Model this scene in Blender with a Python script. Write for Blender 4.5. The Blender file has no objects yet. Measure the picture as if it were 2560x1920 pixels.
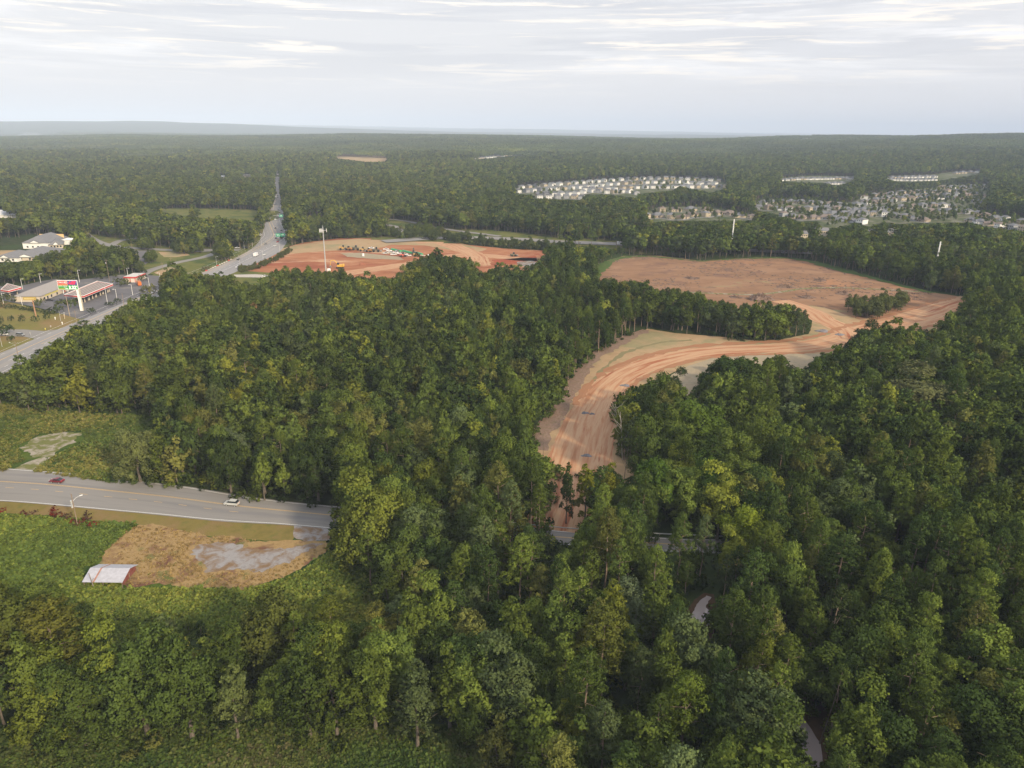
import bpy, math, random
import numpy as np
from mathutils import Matrix, Vector, noise as mnoise
from mathutils.geometry import tessellate_polygon

SC = bpy.context.scene
COL = SC.collection
R = math.radians
rng = np.random.default_rng(7)

# ------------------------------------------------------------------ camera, world, sun, exposure
CAM_H, PITCH, ROLL = 115.0, R(19.5), R(0.75)
FPX = 1808.0                       # focal length in pixels of the 2560-wide photograph
fw = np.array([0, math.cos(PITCH), -math.sin(PITCH)])
r0 = np.array([1.0, 0, 0]); u0 = np.array([0, math.sin(PITCH), math.cos(PITCH)])
rt = r0*math.cos(ROLL) + u0*math.sin(ROLL)
up = u0*math.cos(ROLL) - r0*math.sin(ROLL)
cam_d = bpy.data.cameras.new("camera"); cam = bpy.data.objects.new("camera", cam_d); COL.objects.link(cam)
cam_d.sensor_width = 36; cam_d.lens = 36*FPX/2560
cam_d.clip_start = 0.5; cam_d.clip_end = 90000
M = Matrix.Identity(4)
for i in range(3):
    M[i][0] = rt[i]; M[i][1] = up[i]; M[i][2] = -fw[i]
M[2][3] = CAM_H
cam.matrix_world = M
SC.camera = cam

SUN_AZ, SUN_EL = R(140), R(27)     # azimuth clockwise from +Y: the sun is low, behind the camera and to its right
sun_d = bpy.data.lights.new("sun", 'SUN'); sun_d.energy = 4.9; sun_d.angle = R(5); sun_d.color = (1.0, .83, .58)
sun = bpy.data.objects.new("sun", sun_d); COL.objects.link(sun)
sd = Vector((math.sin(SUN_AZ)*math.cos(SUN_EL), math.cos(SUN_AZ)*math.cos(SUN_EL), math.sin(SUN_EL)))
sun.rotation_euler = sd.to_track_quat('Z', 'Y').to_euler()

W = bpy.data.worlds.new("World"); SC.world = W; W.use_nodes = True
def world():
    nt = W.node_tree; N = nt.nodes; L = nt.links; N.clear()
    out = N.new('ShaderNodeOutputWorld'); bg = N.new('ShaderNodeBackground')
    sky = N.new('ShaderNodeTexSky'); sky.sky_type = 'NISHITA'; sky.sun_disc = False
    sky.sun_elevation = SUN_EL; sky.sun_rotation = SUN_AZ; sky.air_density = 1.4; sky.dust_density = 2.0
    tc = N.new('ShaderNodeTexCoord'); sep = N.new('ShaderNodeSeparateXYZ'); L.new(tc.outputs['Generated'], sep.inputs[0])
    def mapn(sc, loc, nscale, det, rough, dist=0.0):
        m = N.new('ShaderNodeMapping'); m.inputs['Scale'].default_value = sc; m.inputs['Location'].default_value = loc
        L.new(tc.outputs['Generated'], m.inputs[0])
        n = N.new('ShaderNodeTexNoise'); n.inputs['Scale'].default_value = nscale; n.inputs['Detail'].default_value = det
        n.inputs['Roughness'].default_value = rough; n.inputs['Distortion'].default_value = dist
        L.new(m.outputs[0], n.inputs['Vector']); return n.outputs[0]
    def ramp(src, stops, lin='EASE'):
        r = N.new('ShaderNodeValToRGB'); r.color_ramp.interpolation = lin
        while len(r.color_ramp.elements) < len(stops): r.color_ramp.elements.new(.5)
        for e, (p, c) in zip(r.color_ramp.elements, stops): e.position = p; e.color = (*c, 1)
        L.new(src, r.inputs[0]); return r.outputs[0]
    def mix(f, a, b, mode='MIX'):
        m = N.new('ShaderNodeMix'); m.data_type = 'RGBA'; m.blend_type = mode
        for s, v in ((0, f), (6, a), (7, b)):
            if isinstance(v, (int, float)): m.inputs[s].default_value = v
            elif isinstance(v, tuple): m.inputs[s].default_value = (*v, 1)
            else: L.new(v, m.inputs[s])
        return m.outputs[2]
    def tof(c):
        m = N.new('ShaderNodeRGBToBW'); L.new(c, m.inputs[0]); return m.outputs[0]
    base = ramp(sep.outputs[2], [(0, (.77, .765, .80)), (.04, (.785, .78, .81)), (.09, (.79, .785, .815)), (.16, (.80, .795, .82)), (.45, (1.10, 1.13, 1.20)), (1.0, (1.5, 1.54, 1.64))], 'LINEAR')
    w = tof(ramp(mapn((1.3, 1.3, 13), (3.1, 0, 0), 1.5, 7, .58, .5), [(.42, (0, 0, 0)), (.60, (1, 1, 1))]))
    g = tof(ramp(mapn((1.1, 1.1, 22), (0, 5.2, 1), 2.1, 7, .6, .6), [(.46, (0, 0, 0)), (.60, (1, 1, 1))]))
    b = tof(ramp(mapn((2.6, 2.6, 46), (7, 1.0, 4), 2.4, 5, .6, .5), [(.52, (0, 0, 0)), (.66, (1, 1, 1))]))
    lift = tof(ramp(sep.outputs[2], [(.03, (0, 0, 0)), (.10, (1, 1, 1))]))
    def mul(a, k):
        m = N.new('ShaderNodeMath'); m.operation = 'MULTIPLY'; L.new(a, m.inputs[0])
        if isinstance(k, float): m.inputs[1].default_value = k
        else: L.new(k, m.inputs[1])
        return m.outputs[0]
    c = mix(mul(mul(w, lift), .85), base, (1.08, 1.06, 1.07))
    c = mix(mul(mul(g, lift), .75), c, (.675, .68, .73))
    c = mix(mul(mul(b, lift), .85), c, (1.16, 1.06, .95))
    sk = N.new('ShaderNodeVectorMath'); sk.operation = 'SCALE'; sk.inputs['Scale'].default_value = .10
    L.new(sky.outputs[0], sk.inputs[0])
    c = mix(.90, sk.outputs[0], c)
    L.new(c, bg.inputs[0]); bg.inputs[1].default_value = 1.0
    L.new(bg.outputs[0], out.inputs[0])
world()
W.cycles.sampling_method = 'MANUAL'; W.cycles.sample_map_resolution = 512

SC.view_settings.view_transform = 'Standard'; SC.view_settings.look = 'None'
SC.view_settings.exposure = 0.2; SC.view_settings.gamma = 1.0
cy = SC.cycles
cy.max_bounces = 4; cy.diffuse_bounces = 2; cy.glossy_bounces = 1; cy.transmission_bounces = 3
cy.volume_bounces = 0; cy.transparent_max_bounces = 6; cy.caustics_reflective = False; cy.caustics_refractive = False
cy.sample_clamp_indirect = 4
cy.use_denoising = True

# ------------------------------------------------------------------ terrain and the picture-to-ground map
def sstep(a, b, x):
    t = np.clip((x-a)/(b-a), 0, 1); return t*t*(3-2*t)
def vnoise(x, y, sc, seed=0.0):
    """cheap smooth noise in -1..1 (sum of rotated sines)"""
    x = np.asarray(x, float)/sc + seed*13.7; y = np.asarray(y, float)/sc - seed*7.3
    return (np.sin(x*1.0+1.7*np.sin(y*.83+seed)) + np.sin(y*1.13+1.3*np.sin(x*.71-seed)) + np.sin((x+y)*.77+2.1) + np.sin((x-y)*1.31+.5))/4
def height(x, y):
    x = np.asarray(x, float); y = np.asarray(y, float)
    d = np.hypot(x, y); az = np.arctan2(x, np.maximum(y, 1))
    h = sstep(1000, 1700, d)*vnoise(x, y, 260, 1)*6
    crest = 3 + 11*sstep(-.54, -.46, az) + 36*sstep(-.45, 0, az) + 46*sstep(.2, .62, az)
    h = h + sstep(1500, 5000, d)*(crest + 13*vnoise(x, y, 900, 2) + 8*vnoise(x, y, 330, 3))
    h = h - sstep(5200, 7000, d)*(crest + 10)
    # the long hill on the left and the low blue ridges
    h = h - 12*sstep(6200, 7200, d)*(1-sstep(10600, 11500, d))*(1-sstep(-.50, -.42, az))
    h = h + sstep(10500, 14000, d)*(1-sstep(15000, 19000, d))*sstep(-.70, -.50, az)*(150*np.exp(-((az+.46)/.22)**2) + 30*sstep(-.4, -.1, az) + 14*vnoise(x, y, 1500, 4))
    h = h + sstep(11500, 14000, d)*(1-sstep(15000, 19000, d))*(1-sstep(-.70, -.5, az))*130
    h = h + sstep(17000, 24000, d)*(60 + 60*np.exp(-((az+.45)/.35)**2) + 34*vnoise(x, y, 2600, 5))
    return h
def px_ray(px, py):
    """photo pixel (2560x1920) -> unit direction"""
    px = np.asarray(px, float); py = np.asarray(py, float)
    v = fw[None, :] + ((px-1280)/FPX)[:, None]*rt[None, :] - ((py-960)/FPX)[:, None]*up[None, :]
    return v/np.linalg.norm(v, axis=1)[:, None]
TS = np.geomspace(90, 30000, 1500)
def G(px, py=None, z=0.0):
    """photo pixel(s) -> ground point(s) (x, y), at z above the ground"""
    single = py is not None and np.isscalar(px)
    P = np.array([[px, py]], float) if single else np.array(px, float)
    v = px_ray(P[:, 0], P[:, 1]); out = np.zeros((len(P), 2))
    for i in range(len(P)):
        X = v[i, 0]*TS; Y = v[i, 1]*TS; Z = CAM_H+v[i, 2]*TS
        k = np.nonzero(Z <= height(X, Y)+z)[0]
        t = TS[k[0]] if len(k) else 20000.
        if len(k) and k[0] > 0:
            a, b = TS[k[0]-1], TS[k[0]]
            for _ in range(14):
                m = (a+b)/2
                if CAM_H+v[i, 2]*m <= float(height(v[i, 0]*m, v[i, 1]*m))+z: b = m
                else: a = m
            t = (a+b)/2
        out[i] = v[i, 0]*t, v[i, 1]*t
    return tuple(out[0]) if single else out
def proj(x, y, z):
    """world -> photo pixel"""
    q = np.stack([x, y, np.asarray(z)-CAM_H], -1)
    dz = q@fw
    return 1280+FPX*(q@rt)/dz, 960-FPX*(q@up)/dz
def inpoly(px, py, poly):
    poly = np.asarray(poly, float); n = len(poly); r = np.zeros(np.shape(px), bool)
    j = n-1
    for i in range(n):
        xi, yi = poly[i]; xj, yj = poly[j]
        c = ((yi > py) != (yj > py)) & (px < (xj-xi)*(py-yi)/(yj-yi+1e-12)+xi)
        r ^= c; j = i
    return r
K = 2560/2212.
def D(pts): return [(x*K, y*K) for x, y in pts]
def Z(pts, x0, y0, s): return [(x0+x/s, y0+y/s) for x, y in pts]   # points read off an enlarged crop

# ------------------------------------------------------------------ object helpers
def tag(o, label=None, cat=None, group=None, kind=None):
    if label: o['label'] = label
    if cat: o['category'] = cat
    if group: o['group'] = group
    if kind: o['kind'] = kind
    return o
def link_mesh(name, verts, faces, mat, parent=None, smooth=False, normals=None, mats=None, midx=None):
    me = bpy.data.meshes.new(name)
    verts = np.asarray(verts, np.float32)
    if isinstance(faces, np.ndarray) and len(faces):
        nf, k = faces.shape
        me.vertices.add(len(verts)); me.vertices.foreach_set('co', verts.ravel())
        me.loops.add(nf*k); me.loops.foreach_set('vertex_index', faces.astype(np.int32).ravel())
        me.polygons.add(nf); me.polygons.foreach_set('loop_start', np.arange(0, nf*k, k, dtype=np.int32))
        me.update(calc_edges=True)
    else:
        me.from_pydata([tuple(map(float, v)) for v in verts], [], [tuple(f) for f in faces]); me.update()
    for m in (mats or [mat]): me.materials.append(m)
    if midx is not None: me.polygons.foreach_set('material_index', np.asarray(midx, np.int32))
    if smooth or normals is not None: me.polygons.foreach_set('use_smooth', np.ones(len(me.polygons), bool))
    if normals is not None: me.normals_split_custom_set(np.asarray(normals, np.float32).tolist())
    o = bpy.data.objects.new(name, me)
    if parent == 'unlinked': return o
    if parent is not None: o.parent = parent
    COL.objects.link(o)
    return o
def empty(name, loc, rz=0.0, scale=1.0):
    o = bpy.data.objects.new(name, None); COL.objects.link(o); o.empty_display_size = .5
    o.location = loc; o.rotation_euler = (0, 0, rz); o.scale = (scale,)*3
    return o
def copy_tree(o, kids):
    """kids: dict name->list of children of o (built once)"""
    c = o.copy(); COL.objects.link(c)
    for k in kids:
        d = k[0].copy(); d.parent = c; COL.objects.link(d)
        for s in k[1]:
            e = s.copy(); e.parent = d; COL.objects.link(e)
    return c
def kids_of(o):
    bpy.context.view_layer.update()
    return [(k, list(k.children)) for k in o.children]

class MB:
    """collects simple solids as one mesh"""
    def __init__(s): s.v = []; s.f = []
    def add(s, v, f):
        b = len(s.v); s.v += [tuple(map(float, p)) for p in v]; s.f += [tuple(b+i for i in q) for q in f]; return s
    def box(s, cx, cy, cz, sx, sy, sz, rz=0.0, taper=1.0, shear=(0, 0)):
        p = []
        for z in (0, 1):
            k = taper if z else 1.0
            for ax, ay in ((-.5, -.5), (.5, -.5), (.5, .5), (-.5, .5)):
                x = ax*sx*k + (shear[0] if z else 0); y = ay*sy*k + (shear[1] if z else 0)
                p.append((cx+x*math.cos(rz)-y*math.sin(rz), cy+x*math.sin(rz)+y*math.cos(rz), cz+z*sz))
        return s.add(p, [(3, 2, 1, 0), (4, 5, 6, 7), (0, 1, 5, 4), (1, 2, 6, 5), (2, 3, 7, 6), (3, 0, 4, 7)])
    def cone(s, a, b, ra, rb, n=8, caps=True):
        a = Vector(a); b = Vector(b); d = (b-a).normalized(); q = d.to_track_quat('Z', 'Y')
        p = []
        for c, r in ((a, ra), (b, rb)):
            for i in range(n):
                t = 2*math.pi*i/n; p.append(c+q@Vector((r*math.cos(t), r*math.sin(t), 0)))
        f = [(i, (i+1) % n, n+(i+1) % n, n+i) for i in range(n)]
        if caps: f += [tuple(range(n-1, -1, -1)), tuple(range(n, 2*n))]
        return s.add(p, f)
    def tube(s, pts, radii, n=6):
        for (a, b, ra, rb) in zip(pts[:-1], pts[1:], radii[:-1], radii[1:]): s.cone(a, b, ra, rb, n)
        return s
    def prism(s, prof, y0, y1):
        """prof: list of (x,z) counterclockwise seen from -y; extruded along y"""
        n = len(prof); p = [(x, y0, z) for x, z in prof]+[(x, y1, z) for x, z in prof]
        f = [tuple(range(n)), tuple(range(2*n-1, n-1, -1))]+[(i, n+i, n+(i+1) % n, (i+1) % n) for i in range(n)]
        return s.add(p, f)
    def build(s, name, mat, parent=None, smooth=False): return link_mesh(name, s.v, s.f, mat, parent, smooth)

# ------------------------------------------------------------------ materials
def mat_new(name):
    m = bpy.data.materials.new(name); m.use_nodes = True; nt = m.node_tree; nt.nodes.clear()
    return m, nt.nodes, nt.links
def noise_mix(N, L, vec, cols, scale, detail=4, rough=.6, lo=.3, hi=.7, dist=0.0):
    n = N.new('ShaderNodeTexNoise'); n.inputs['Scale'].default_value = scale; n.inputs['Detail'].default_value = detail
    n.inputs['Roughness'].default_value = rough; n.inputs['Distortion'].default_value = dist
    if vec is not None: L.new(vec, n.inputs['Vector'])
    r = N.new('ShaderNodeValToRGB')
    while len(r.color_ramp.elements) < len(cols): r.color_ramp.elements.new(.5)
    for i, (e, c) in enumerate(zip(r.color_ramp.elements, cols)):
        e.position = lo+(hi-lo)*i/(len(cols)-1); e.color = (*c, 1)
    L.new(n.outputs[0], r.inputs[0]); return r.outputs[0], n.outputs[0]
def paint(name, col, rough=.6, metal=0.0, var=.12, scale=1.5, emit=None):
    m, N, L = mat_new(name); o = N.new('ShaderNodeOutputMaterial'); b = N.new('ShaderNodeBsdfPrincipled')
    tc = N.new('ShaderNodeTexCoord')
    c, f = noise_mix(N, L, tc.outputs['Object'], [tuple(x*(1-var) for x in col), tuple(min(1, x*(1+var)) for x in col)], scale, 5)
    L.new(c, b.inputs['Base Color']); b.inputs['Roughness'].default_value = rough; b.inputs['Metallic'].default_value = metal
    b.inputs['Specular IOR Level'].default_value = .3
    if emit: b.inputs['Emission Color'].default_value = (*emit[0], 1); b.inputs['Emission Strength'].default_value = emit[1]
    L.new(b.outputs[0], o.inputs[0]); return m
def ground_mat(name, layers, bump=.3, bscale=1.0, coord='Object', stretch=(1, 1, 1), rough=1.0):
    """layers: list of (colours, scale, detail, lo, hi, mask(None or (scale, lo, hi)), distortion)"""
    m, N, L = mat_new(name); o = N.new('ShaderNodeOutputMaterial'); b = N.new('ShaderNodeBsdfDiffuse')
    tc = N.new('ShaderNodeTexCoord'); mp = N.new('ShaderNodeMapping'); mp.inputs['Scale'].default_value = stretch
    L.new(tc.outputs[coord], mp.inputs[0]); vec = mp.outputs[0]
    cur = None; fh = None
    for k, (cols, sc, det, lo, hi, mask, dist) in enumerate(layers):
        c, f = noise_mix(N, L, vec, cols, sc, det, .62, lo, hi, dist)
        if cur is None: cur = c; fh = f
        else:
            n = N.new('ShaderNodeTexNoise'); n.inputs['Scale'].default_value = mask[0]; n.inputs['Detail'].default_value = 5
            n.inputs['Roughness'].default_value = .6; n.inputs['Distortion'].default_value = dist
            off = N.new('ShaderNodeVectorMath'); off.operation = 'ADD'; off.inputs[1].default_value = (k*31.7, k*17.3, k*5.1)
            L.new(vec, off.inputs[0]); L.new(off.outputs[0], n.inputs['Vector'])
            mr = N.new('ShaderNodeMapRange'); mr.inputs[1].default_value = mask[1]; mr.inputs[2].default_value = mask[2]
            L.new(n.outputs[0], mr.inputs[0])
            mx = N.new('ShaderNodeMix'); mx.data_type = 'RGBA'; L.new(mr.outputs[0], mx.inputs[0]); L.new(cur, mx.inputs[6]); L.new(c, mx.inputs[7]); cur = mx.outputs[2]
    if bump:
        n = N.new('ShaderNodeTexNoise'); n.inputs['Scale'].default_value = bscale; n.inputs['Detail'].default_value = 4; L.new(vec, n.inputs['Vector'])
        bp = N.new('ShaderNodeBump'); bp.inputs['Strength'].default_value = 1.0; bp.inputs['Distance'].default_value = bump
        L.new(n.outputs[0], bp.inputs['Height']); L.new(bp.outputs[0], b.inputs['Normal'])
    L.new(cur, b.inputs[0]); L.new(b.outputs[0], o.inputs[0]); return m

def leaf_mat(name, base=(1, 1, 1), trans=.22):
    m, N, L = mat_new(name); o = N.new('ShaderNodeOutputMaterial')
    at = N.new('ShaderNodeAttribute'); at.attribute_type = 'INSTANCER'; at.attribute_name = 'tint'
    tc = N.new('ShaderNodeTexCoord')
    c, f = noise_mix(N, L, tc.outputs['Object'], [(.66*base[0], .70*base[1], .72*base[2]), (1.0*base[0], 1.0*base[1], 1.0*base[2]), (1.36*base[0], 1.30*base[1], 1.12*base[2])], .55, 4, .75, .3, .7)
    mx = N.new('ShaderNodeMix'); mx.data_type = 'RGBA'; mx.blend_type = 'MULTIPLY'; mx.inputs[0].default_value = 1
    L.new(at.outputs['Color'], mx.inputs[6]); L.new(c, mx.inputs[7])
    d = N.new('ShaderNodeBsdfDiffuse'); t = N.new('ShaderNodeBsdfTranslucent'); a = N.new('ShaderNodeMixShader'); a.inputs[0].default_value = trans
    L.new(mx.outputs[2], d.inputs[0]); L.new(mx.outputs[2], t.inputs[0]); L.new(d.outputs[0], a.inputs[1]); L.new(t.outputs[0], a.inputs[2]); L.new(a.outputs[0], o.inputs[0])
    return m
LEAF = leaf_mat("leaf")
BARK = paint("bark", (.12, .10, .08), .95, 0, .35, 2.5)
PBARK = paint("pine_bark", (.22, .165, .125), .95, 0, .3, 2.0)
DEADWOOD = paint("dead_wood", (.42, .38, .33), .95, 0, .25, 2.0)

# ------------------------------------------------------------------ foliage: lobes > tufts > leaf-sized faces
def tufts_to_mesh(rs, tc, td, tr, lobe_n, per, leaf, flat=1.0, narrow=1.0, spread=.75):
    n = len(tc); P = np.repeat(tc, per, 0)+rs.normal(0, 1, (n*per, 3))*np.repeat(tr, per)[:, None]*np.array([1, 1, flat])*.62
    nn = np.repeat(td*.62+lobe_n*.38, per, 0)+rs.normal(0, .33, (n*per, 3)); nn /= np.linalg.norm(nn, axis=1)[:, None]
    g = nn+rs.normal(0, spread, nn.shape); g /= np.linalg.norm(g, axis=1)[:, None]
    g *= np.where((g*nn).sum(1) < 0, -1, 1)[:, None]
    t = np.cross(g, rs.normal(0, 1, g.shape)); t /= np.linalg.norm(t, axis=1)[:, None]; b = np.cross(g, t)
    s = leaf*rs.uniform(.6, 1.3, (len(P), 1))*.5
    k = rs.uniform(.75, 1.25, (4, len(P), 1))
    V = np.stack([P+t*s*k[0]*1.25, P+b*s*k[1]*narrow, P-t*s*k[2]*1.25, P-b*s*k[3]*narrow], 1).reshape(-1, 3)
    F = np.arange(len(V)).reshape(-1, 4)
    return V, F, np.repeat(nn, 4, 0)
def tufts_on_lobes(rs, C, Rd, dens, zmin=-.45):
    tc = []; td = []; ln = []; tr = []
    cen = C.mean(0)
    for i, (c, r) in enumerate(zip(C, Rd)):
        k = max(5, int(dens*(r[0]*r[0]+2*r[0]*r[2])/3*1.15))
        d = rs.normal(0, 1, (k*2, 3)); d /= np.linalg.norm(d, axis=1)[:, None]; d = d[d[:, 2] > zmin][:k]
        p = c+d*r*rs.uniform(.78, 1.08, (len(d), 1))
        keep = np.ones(len(p), bool)
        for j, (c2, r2) in enumerate(zip(C, Rd)):
            if j != i: keep &= (((p-c2)/r2)**2).sum(1) > .62
        p = p[keep]; d = d[keep]
        tc.append(p); td.append(d); tr.append(np.full(len(p), .30*r[0]))
        o = p-cen; ln.append(o/np.linalg.norm(o, axis=1)[:, None])
    return np.concatenate(tc), np.concatenate(td), np.concatenate(ln), np.concatenate(tr)
def crown_broad(seed, H=18., Rr=4.8, nl=20, dens=9., per=11, leaf=.46, base=.26, top=1.0):
    rs = np.random.default_rng(seed); C = []; Rd = []
    zc = H*(base+top)/2; hz = H*(top-base)/2
    ga = math.pi*(3-5**.5); ph = rs.uniform(0, 6)
    for i in range(nl):
        z = 1-1.75*(i+.5)/nl; q = math.sqrt(max(0, 1-z*z)); a = ph+ga*i
        d = np.array([q*math.cos(a), q*math.sin(a), z])+rs.normal(0, .20, 3)
        k = rs.uniform(.48, .92)
        wd = (1.0 if z < .3 else 1-.35*(z-.3)) if seed % 3 else (1.05-.55*max(0, z+.2))
        C.append([d[0]*Rr*k*wd, d[1]*Rr*k*wd, zc+d[2]*hz*k]); r = Rr*rs.uniform(.20, .42); Rd.append([r, r, r*rs.uniform(.8, 1.5)])
    C.append([0, 0, zc]); Rd.append([Rr*.5, Rr*.5, hz*.66])
    C = np.array(C); Rd = np.array(Rd)
    tc, td, ln, tr = tufts_on_lobes(rs, C, Rd, dens)
    return tufts_to_mesh(rs, tc, td, tr, ln, per, leaf)
def crown_pine(seed, H=20., Rr=3.6, whorls=9, dens=10., per=10, leaf=.34, base=.48, nbr=5, rk=1.0):
    rs = np.random.default_rng(seed); C = []; Rd = []
    for w in range(whorls):
        f = w/(whorls-1); z = H*(base+(.97-base)*f)
        prof = (math.sin(math.pi*min(1, .28+f*.72))**.7)*(1-.25*f)
        m = nbr if f < .85 else 3
        a0 = rs.uniform(0, 6.3)
        for b in range(m):
            if rs.random() < .14 and f < .8: continue
            a = a0+b*6.283/m+rs.normal(0, .25); rr = Rr*prof*rs.uniform(.45, 1.0)
            C.append([rr*math.cos(a), rr*math.sin(a), z+rr*.22+rs.normal(0, .25)]); r = rs.uniform(.75, 1.25)*rk*Rr/3.6; Rd.append([r, r, r*.62])
    C.append([0, 0, H*.985]); Rd.append([.8*rk, .8*rk, .9*rk])
    C = np.array(C); Rd = np.array(Rd)
    tc, td, ln, tr = tufts_on_lobes(rs, C, Rd, dens*1.6, -.6)
    return tufts_to_mesh(rs, tc, td, tr, ln, per, leaf, .8, .75, .9)
def trunk_mb(seed, H, r, kind, n=7, limbs=True):
    rs = np.random.default_rng(seed+500); m = MB()
    top = H*(.93 if kind == 'pine' else .72); k = 5
    pts = [Vector((rs.normal(0, .10)*i*.6, rs.normal(0, .10)*i*.6, -.3+(top+.3)*i/k)) for i in range(k+1)]
    rad = [r*(1-.80*i/k)*(1.25 if i == 0 else 1) for i in range(k+1)]
    m.tube(pts, rad, n)
    if limbs:
        nb = 9 if kind == 'pine' else 7
        for i in range(nb):
            f = (.50+.45*i/nb) if kind == 'pine' else (.38+.55*i/nb)
            p = pts[0].lerp(pts[-1], f); a = i*2.4+rs.uniform(0, 1); L_ = H*(.11 if kind == 'pine' else .17)*rs.uniform(.7, 1.2)
            q = p+Vector((math.cos(a)*L_, math.sin(a)*L_, L_*(.25 if kind == 'pine' else .8)))
            m.cone(p, q, r*.28, r*.08, 4, False)
    return m
HID = {}
def hidden_collection(name):
    c = bpy.data.collections.new(name); HID[name] = c; return c
def joined(name, cr, tm, mats):
    """crown and trunk as one mesh, for the scattered woods"""
    V, F, Nn = cr; tv = np.array(tm.v, float) if tm else np.zeros((0, 3)); faces = [tuple(f) for f in F.tolist()]
    b = len(V); tf = [tuple(b+i for i in f) for f in tm.f] if tm else []
    o = link_mesh(name, np.concatenate([V, tv]) if len(tv) else V, faces+tf, None, 'unlinked', mats=mats, midx=[0]*len(faces)+[1]*len(tf), smooth=False)
    me = o.data
    nl = np.zeros((len(me.loops), 3), np.float32); nl[:len(Nn)] = Nn
    sm = np.zeros(len(me.polygons), bool); sm[:len(faces)] = True; me.polygons.foreach_set('use_smooth', sm)
    for p in me.polygons[len(faces):]:
        for li in p.loop_indices: nl[li] = p.normal
    me.normals_split_custom_set(nl.tolist())
    return o
def variants(cname, objs):
    c = hidden_collection(cname)
    for i, o in enumerate(objs): o.name = f"{cname}_{i:02d}"; c.objects.link(o)
    return c
def scatter(name, pts, var, rot, scl, tint, coll, label=None, cat=None):
    """one object that draws every point as an instance; its points are real positions on the ground"""
    me = bpy.data.meshes.new(name); n = len(pts)
    me.vertices.add(n); me.vertices.foreach_set('co', np.asarray(pts, np.float32).ravel())
    def attr(nm, ty, key, data):
        a = me.attributes.new(nm, ty, 'POINT'); a.data.foreach_set(key, data)
    attr('variant', 'INT', 'value', np.asarray(var, np.int32)); attr('spin', 'FLOAT_VECTOR', 'vector', np.stack([np.zeros(n), np.zeros(n), rot], 1).astype(np.float32).ravel())
    attr('size', 'FLOAT_VECTOR', 'vector', np.asarray(scl, np.float32).ravel())
    attr('tint', 'FLOAT_COLOR', 'color', np.concatenate([tint, np.ones((n, 1))], 1).astype(np.float32).ravel())
    o = bpy.data.objects.new(name, me); COL.objects.link(o)
    ng = bpy.data.node_groups.new(name, 'GeometryNodeTree')
    ng.interface.new_socket('Geometry', in_out='INPUT', socket_type='NodeSocketGeometry'); ng.interface.new_socket('Geometry', in_out='OUTPUT', socket_type='NodeSocketGeometry')
    N = ng.nodes; L = ng.links
    gi = N.new('NodeGroupInput'); go = N.new('NodeGroupOutput'); ip = N.new('GeometryNodeInstanceOnPoints'); ci = N.new('GeometryNodeCollectionInfo')
    m2p = N.new('GeometryNodeMeshToPoints')
    ci.inputs['Collection'].default_value = coll; ci.inputs['Separate Children'].default_value = True; ci.inputs['Reset Children'].default_value = True
    def na(nm, ty):
        a = N.new('GeometryNodeInputNamedAttribute'); a.data_type = ty; a.inputs['Name'].default_value = nm; return a.outputs[0]
    L.new(gi.outputs[0], m2p.inputs[0]); L.new(m2p.outputs[0], ip.inputs['Points']); L.new(ci.outputs[0], ip.inputs['Instance']); ip.inputs['Pick Instance'].default_value = True
    L.new(na('variant', 'INT'), ip.inputs['Instance Index']); L.new(na('spin', 'FLOAT_VECTOR'), ip.inputs['Rotation']); L.new(na('size', 'FLOAT_VECTOR'), ip.inputs['Scale'])
    L.new(ip.outputs[0], go.inputs[0])
    md = o.modifiers.new('scatter', 'NODES'); md.node_group = ng
    tag(o, label, cat, kind='stuff'); return o

# tree shapes: near (one crown mesh and one trunk mesh each), middle, far
BROAD = [(1, 18, 4.6, 24, .04), (2, 19, 5.4, 28, .03), (3, 17, 3.7, 20, .02), (4, 20, 4.8, 24, .06), (5, 16, 4.4, 22, .03), (6, 21, 3.9, 24, .06), (7, 18, 5.8, 30, .04), (8, 15, 3.3, 18, .0)]
PINE = [(11, 21, 3.6, 9, .46), (12, 22, 4.0, 10, .42), (13, 20, 3.2, 8, .52), (14, 23, 3.8, 10, .50), (15, 19, 3.4, 9, .40)]
near_broad = []; near_pine = []
for sd_, H, r, nl, bs in BROAD:
    V, F, Nn = crown_broad(sd_, H, r, nl, 10, 16, .37, bs)
    cm = link_mesh('crown', V, F, LEAF, 'unlinked', normals=Nn).data; tm = trunk_mb(sd_, H, .26+.012*r*r/2, 'broad').build('trunk', BARK, 'unlinked').data
    near_broad.append((cm, tm, H, r))
for sd_, H, r, wn, bs in PINE:
    V, F, Nn = crown_pine(sd_, H, r, wn, 10, 14, .28, bs)
    cm = link_mesh('crown', V, F, LEAF, 'unlinked', normals=Nn).data; tm = trunk_mb(sd_, H, .24, 'pine').build('trunk', PBARK, 'unlinked').data
    near_pine.append((cm, tm, H, r))
mid_b = variants('wood_b', [joined('t', crown_broad(s_, H, r, nl-4, 5.5, 10, .66, bs), trunk_mb(s_, H, .3, 'broad', 5), [LEAF, BARK]) for s_, H, r, nl, bs in BROAD])
mid_p = variants('wood_p', [joined('t', crown_pine(s_, H, r, wn-1, 5, 9, .54, bs, 5, 1.15), trunk_mb(s_, H, .24, 'pine', 5), [LEAF, PBARK]) for s_, H, r, wn, bs in PINE])
far_b = variants('wood_c', [joined('t', crown_broad(s_+40, H, r, 9, 2.6, 5, 1.5, .2), trunk_mb(s_, H, .3, 'broad', 3, False), [LEAF, BARK]) for s_, H, r, nl, bs in BROAD[:5]] +
                 [joined('t', crown_pine(s_+40, H, r, 6, 2.2, 4, 1.2, bs-.1, 4, 1.5), trunk_mb(s_, H, .25, 'pine', 3, False), [LEAF, PBARK]) for s_, H, r, wn, bs in PINE[:3]])

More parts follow.
